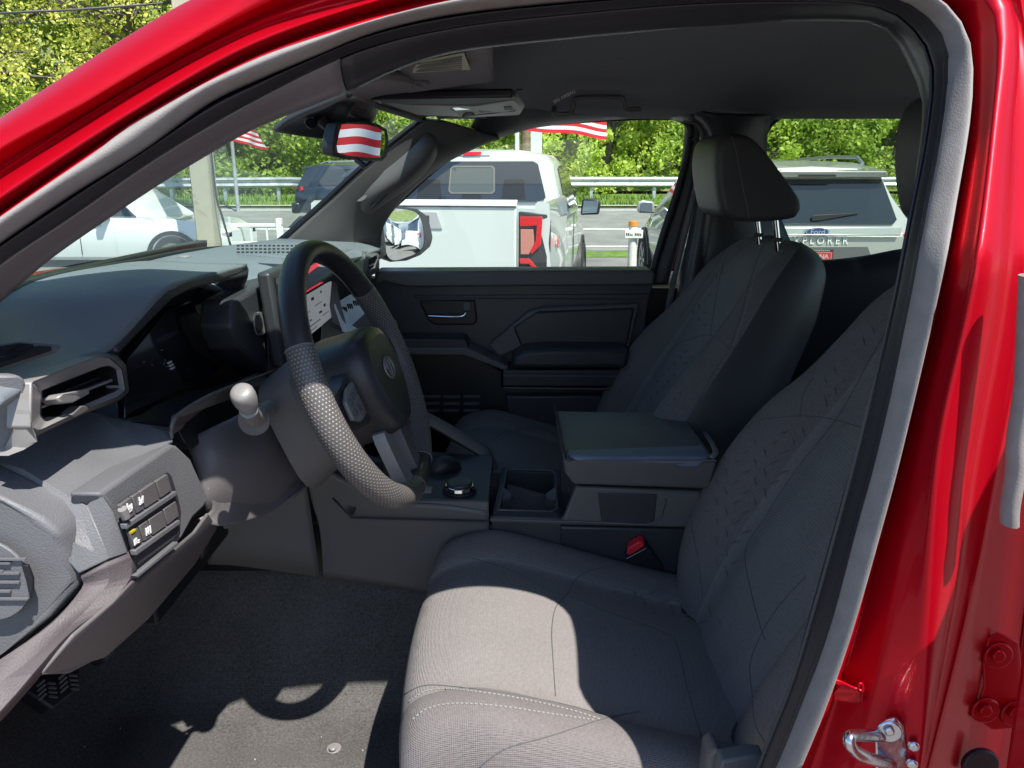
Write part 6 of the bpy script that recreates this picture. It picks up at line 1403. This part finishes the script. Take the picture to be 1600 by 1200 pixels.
    if detail:
        # number recess, dealer plate, lettering, oval badge, wiper
        y0 = yb(1.05) - .045
        v.prism('plate_recess', [(-.62, y0, .70), (.62, y0, .70), (.50, y0, .93), (-.50, y0, .93)], (0, .01, 0), mat('recess_grey', (.12, .12, .125), .4), tg, .004)
        pf = v.box('plate_frame', (-.165, y0 - .02, .72), (.165, y0 - .004, .905), plast, tg, .004)
        pr = v.box('dealer_plate', (-.155, y0 - .024, .73), (.155, y0 - .019, .882), fr_, pf, 0)
        def T(s_, x, z, sz, m_, par, dy=.0, bold=0):
            t_ = text('plate_lettering' if par is not tg else 'badge_lettering', s_, (x, y0 - .0255 - dy, z), (1, 0, 0), (0, 0, 1), sz, m_, None, .001, bold=bold); t_.parent = par; return t_
        T('HNA', .052, .835, .062, lensw, pr, 0, .002); T('AN', .072, .775, .062, lensw, pr, 0, .002)
        for k_ in range(9): v.box('frame_mark', (-.03 + k_ * .018, y0 - .023, .889), (-.018 + k_ * .018, y0 - .0195, .898), lensw, pf, 0)
        for a_, b_ in (((-.148, .735), (.148, .739)), ((-.148, .872), (.148, .876))): v.box('plate_line', (a_[0], y0 - .0262, a_[1]), (b_[0], y0 - .0242, b_[1]), lensw, pr, 0)
        v.box('plate_line', (.143, y0 - .0262, .735), (.147, y0 - .0242, .876), lensw, pr, 0); v.box('plate_line', (-.147, y0 - .0262, .735), (-.143, y0 - .0242, .876), lensw, pr, 0)
        T('E X P L O R E R', .0, .985, .090, mat('bright_badge', (.75, .75, .74), .3), tg, -.018, .0015)
        el = [(.115 * math.cos(6.2832 * k / 32), 1.07 + .044 * math.sin(6.2832 * k / 32)) for k in range(32)]
        ov = v.prism('oval_badge', [(x, yb(1.07) - .05, z) for x, z in el], (0, .02, 0), alloy, tg, .003)
        v.prism('oval_badge_face', [(x * .9, yb(1.07) - .053, 1.07 + (z - 1.07) * .85) for x, z in el], (0, .01, 0), mat('badge_blue', (.02, .05, .20), .3, coat=1), ov, .001)
        t_ = text('badge_lettering', 'Ford', (0, yb(1.07) - .055, 1.068), (1, 0, 0), (0, 0, 1), .075, lensw, None, .001); t_.parent = ov
        wi = v.prism('rear_wiper', [(-.04, yb(1.2) - .03, 1.17), (.02, yb(1.2) - .03, 1.17), (.42, yb(1.24) - .02, 1.235), (.42, yb(1.24) - .02, 1.245), (.0, yb(1.2) - .03, 1.225), (-.04, yb(1.2) - .03, 1.21)], (0, .015, 0), plast, rw, .003)
        v.box('chrome_line', (-.78, y0 - .03, 1.045 - .01), (.78, y0, 1.05), alloy, tg, .003)
    return v
pk.o.scale = (.95, 1, 1)
slv = paint('silver_grey_paint', (.44, .44, .42), .3)
s1 = suv((2.95, 7.55, -.02), 0, 'silver grey SUV parked nose away behind the passenger headrest', slv)
s2 = suv((-10.15, 15.1, -.26), -90, 'white SUV at the far left, side on, seen through the windshield', paint('white_paint_side', (.74, .76, .72)), detail=False, my=.45)
# row reflected in the side mirror
def cp(v, loc, rz, label, pt=None):
    c = copy_tree(v.o); c.location = loc; c.rotation_euler = (0, 0, R(rz)); c['label'] = label
    return c
s3 = suv((6.2, 6.4, 0), 4, 'white SUV nearest in the row seen in the far side mirror', paint('white_paint_mirror', (.72, .74, .72)), 'vehicles parked in a row behind the truck', False)
s3.o.rotation_euler.z = R(4)
for i, (x, y, lb_) in enumerate(((9.4, 6.9, 'second white SUV of the row in the far side mirror'), (12.6, 7.3, 'third SUV of the row in the far side mirror'), (15.8, 7.6, 'fourth SUV of the row in the far side mirror'))):
    cp(s3, (x, y, 0), 4, lb_)
# dark car on the road, mostly hidden behind the windshield pillar
dk = suv((-5.25, 19.6, gz(19.5) + .0), -82, 'dark car on the road at the bend of the guard rail', paint('dark_blue_paint', (.02, .03, .045), .2), detail=False, name='dark_car')
dk.o.scale = (1, 1, .84)
# ------------------------------------------------------------------ trees
def leafmat(name, c1, c2):
    m = bpy.data.materials.new(name); m.use_nodes = True; t = m.node_tree; b = t.nodes['Principled BSDF']
    oi = t.nodes.new('ShaderNodeTexCoord'); n = t.nodes.new('ShaderNodeTexNoise'); n.inputs['Scale'].default_value = .9; n.inputs['Detail'].default_value = 4
    t.links.new(oi.outputs['Object'], n.inputs['Vector'])
    w = t.nodes.new('ShaderNodeTexWhiteNoise'); w.noise_dimensions = '3D'; g = t.nodes.new('ShaderNodeNewGeometry')
    sn = t.nodes.new('ShaderNodeVectorMath'); sn.operation = 'SNAP'; sn.inputs[1].default_value = (.3, .3, .3); t.links.new(oi.outputs['Object'], sn.inputs[0]); t.links.new(sn.outputs[0], w.inputs[0])
    ad = t.nodes.new('ShaderNodeMath'); ad.operation = 'MULTIPLY_ADD'; ad.inputs[1].default_value = .45; t.links.new(w.outputs[0], ad.inputs[0]); t.links.new(n.outputs[0], ad.inputs[2])
    mr = t.nodes.new('ShaderNodeMapRange'); mr.inputs[1].default_value = .4; mr.inputs[2].default_value = 1.0; t.links.new(ad.outputs[0], mr.inputs[0])
    mx = t.nodes.new('ShaderNodeMix'); mx.data_type = 'RGBA'; mx.inputs[6].default_value = (*c1, 1); mx.inputs[7].default_value = (*c2, 1)
    t.links.new(mr.outputs[0], mx.inputs[0])
    o = t.nodes['Material Output']; tr = t.nodes.new('ShaderNodeBsdfTranslucent'); ms = t.nodes.new('ShaderNodeMixShader'); ms.inputs[0].default_value = .45
    t.links.new(mx.outputs[2], b.inputs['Base Color']); t.links.new(mx.outputs[2], tr.inputs[0]); b.inputs['Roughness'].default_value = .55
    t.links.new(b.outputs[0], ms.inputs[1]); t.links.new(tr.outputs[0], ms.inputs[2]); t.links.new(ms.outputs[0], o.inputs[0])
    return m
bark = mat('tree_bark', (.10, .085, .065), .95, bump=.8, scale=25, var=.3, vscale=8)
L_green = leafmat('leaves_fresh_green', (.38, .52, .08), (.64, .76, .14)); L_dark = leafmat('leaves_deep_green', (.20, .32, .05), (.44, .56, .09)); L_yel = leafmat('leaves_yellow_green', (.50, .56, .08), (.80, .80, .20))
def make_tree(seed, H, RW_, lm, nclump, nleaf, leaf, label, lowstart=.12, branchy=.0):
    rnd = random.Random(seed)
    root = empty('leafy_tree', (0, 0, 0), label, 'tree', 'trees on the bank behind the road'); root['_local'] = 1
    tv = []; tf = []
    def limb(a, b, r0, r1, n=6):
        t = (b - a).normalized(); s = t.orthogonal().normalized(); w = t.cross(s); base = len(tv)
        mid = a.lerp(b, .5) + s * rnd.uniform(-.12, .12) * (b - a).length * .5
        for p, r in ((a, r0), (mid, (r0 + r1) / 2), (b, r1)):
            for k in range(n): tv.append(p + s * r * math.cos(6.2832 * k / n) + w * r * math.sin(6.2832 * k / n))
        for i in range(2):
            for k in range(n): tf.append([base + i * n + k, base + i * n + (k + 1) % n, base + (i + 1) * n + (k + 1) % n, base + (i + 1) * n + k])
    top = Vector((rnd.uniform(-.4, .4), rnd.uniform(-.4, .4), H * .75)); base_ = Vector((0, 0, -.5)); mid = Vector((rnd.uniform(-.3, .3), 0, H * .3))
    limb(base_, mid, .2, .16); limb(mid, top, .16, .05)
    clumps = []
    for i in range(nclump):
        a = rnd.uniform(0, 6.2832); h = rnd.uniform(lowstart, 1.0); rr = RW_ * (math.sin(min(1, max(.12, h)) * 2.7 + .15) ** .7 if math.sin(min(1, max(.12, h)) * 2.7 + .15) > 0 else .2) * rnd.uniform(.25, 1.0)
        c = Vector((math.cos(a) * rr, math.sin(a) * rr, h * H)); clumps.append((c, rnd.uniform(.45, .95) * RW_ * .36))
        if branchy or i % 2 == 0:
            s = mid.lerp(top, min(1, max(0, h - .15))); limb(s, c, .05 + .03 * branchy, .012, 5)
            for q in range(2 + 4 * int(branchy)): limb(s.lerp(c, .6), c + Vector((rnd.uniform(-.6, .6), rnd.uniform(-.6, .6), rnd.uniform(-.2, .6))), .018, .006, 4)
    vs = []; fs = []
    for c, r in clumps:
        for k in range(nleaf):
            d = Vector((rnd.gauss(0, 1), rnd.gauss(0, 1), rnd.gauss(0, .8))); d = d.normalized() * (r * rnd.random() ** .45)
            p = c + d; sz = leaf * rnd.uniform(.35, 1.35) * (1.25 if rnd.random() < .15 else 1)
            ax = Vector((rnd.gauss(0, 1), rnd.gauss(0, 1), rnd.gauss(0, 1))).normalized(); bx_ = ax.cross(Vector((rnd.gauss(0, 1), rnd.gauss(0, 1), rnd.gauss(0, 1)))).normalized()
            b = len(vs); vs += [p - ax * sz * .6, p + bx_ * sz * .35, p + ax * sz * .6, p - bx_ * sz * .35]; fs.append([b, b + 1, b + 2, b + 3])
    def m2(name, v, f, m_):
        me = bpy.data.meshes.new(name); me.from_pydata([tuple(q) for q in v], [], f); me.materials.append(m_); o = bpy.data.objects.new(name, me); COL.objects.link(o); o.parent = root
    m2('trunk', tv, tf, bark); m2('crown', vs, fs, lm)
    return root
prot = [make_tree(1, 9.5, 3.4, L_green, 60, 330, .17, 'x'), make_tree(2, 11, 3.6, L_dark, 64, 330, .17, 'x'), make_tree(3, 9, 3.2, L_yel, 60, 230, .11, 'x', branchy=1), make_tree(4, 3.6, 2.4, L_green, 34, 300, .14, 'x', lowstart=.02), make_tree(5, 3.0, 2.4, L_dark, 34, 300, .14, 'x', lowstart=.02)]
spots = []
names = {0: 'fresh green leafy tree', 1: 'deep green leafy tree', 2: 'yellow green spring tree with bare twigs', 3: 'low fresh green bush', 4: 'low dark green bush'}
# (proto, x, y, scale, where)
lay = [(2, -17.5, 27.5, 1.15, 'at the upper left above the roof edge'), (2, -13.2, 29, 1.1, 'behind the wire at the upper left'), (1, -20.5, 32, 1.2, 'furthest left, behind the yellow ones'), (1, -9.5, 31, 1.1, 'left of the windshield pillar, behind the guard rail'),
       (0, -6.2, 29.5, 1.0, 'seen beside the rear view mirror'), (1, -3.4, 32, 1.15, 'seen above the mirror, behind the far pillar'), (0, -.6, 30, 1.05, 'left of the wooden pole behind the white pickup'), (1, 2.1, 33.5, 1.15, 'behind the wooden pole'),
       (0, 3.9, 29.8, 1.0, 'right of the large flag'), (0, 6.6, 31, 1.1, 'in the right corner of the far front window'), (1, 9.3, 31.5, 1.1, 'just left in the far rear window'), (1, 12.6, 30.5, 1.1, 'in the middle of the far rear window'), (1, 15.8, 31.5, 1.1, 'at the right of the far rear window'),
       (1, 19.2, 32, 1.1, 'hidden behind the near headrest'), (1, -15.5, 35, 1.4, 'high behind the yellow green trees'), (1, -5.0, 37, 1.5, 'high on the hill behind the windshield header'), (1, 6.0, 38, 1.5, 'high on the hill behind the far window'), (1, 14.0, 38, 1.5, 'high on the hill behind the silver SUV'),
       (4, -12, 27.3, 1.0, 'behind the left guard rail'), (4, -8.6, 27.6, 1.0, 'behind the middle of the left guard rail'), (3, -5.4, 27.4, .9, 'at the bend of the left guard rail'), (4, -2.4, 27.8, 1.0, 'left behind the white pickup roof'), (3, .8, 27.6, .9, 'behind the white pickup roof'), (3, 3.2, 27.6, 1.0, 'below the large flag'),
       (4, 5.4, 28.2, 1.0, 'behind the right guard rail'), (3, 7.8, 27.7, .9, 'at the right end of the far front window'), (4, 10.6, 27.8, 1.0, 'above the silver SUV roof at left'), (4, 13.5, 27.8, 1.0, 'above the silver SUV roof'), (3, 16.2, 27.8, 1.0, 'above the right end of the silver SUV'),
       (4, -15.5, 27.2, 1.1, 'left end of the left guard rail')]
used = set()
for i, (k, x, y, s, where) in enumerate(lay):
    if k in used: o = copy_tree(prot[k])
    else: o = prot[k]; used.add(k)
    z = 1.0 + max(0, y - 28) * .42 - .2
    o.location = (x, y, z); o.rotation_euler = (0, 0, (i * 1.7) % 6.28); o.scale = (s, s, s * (1 + .07 * math.sin(i * 2.3)))
    o['label'] = names[k] + ' ' + where; o['category'] = 'tree' if k < 3 else 'bush'; o['group'] = 'trees on the bank behind the road' if k < 3 else 'bushes behind the guard rails'
    if k >= 3: o.name = 'bush'
for o in list(COL.objects):
    if '_local' in o: del o['_local']
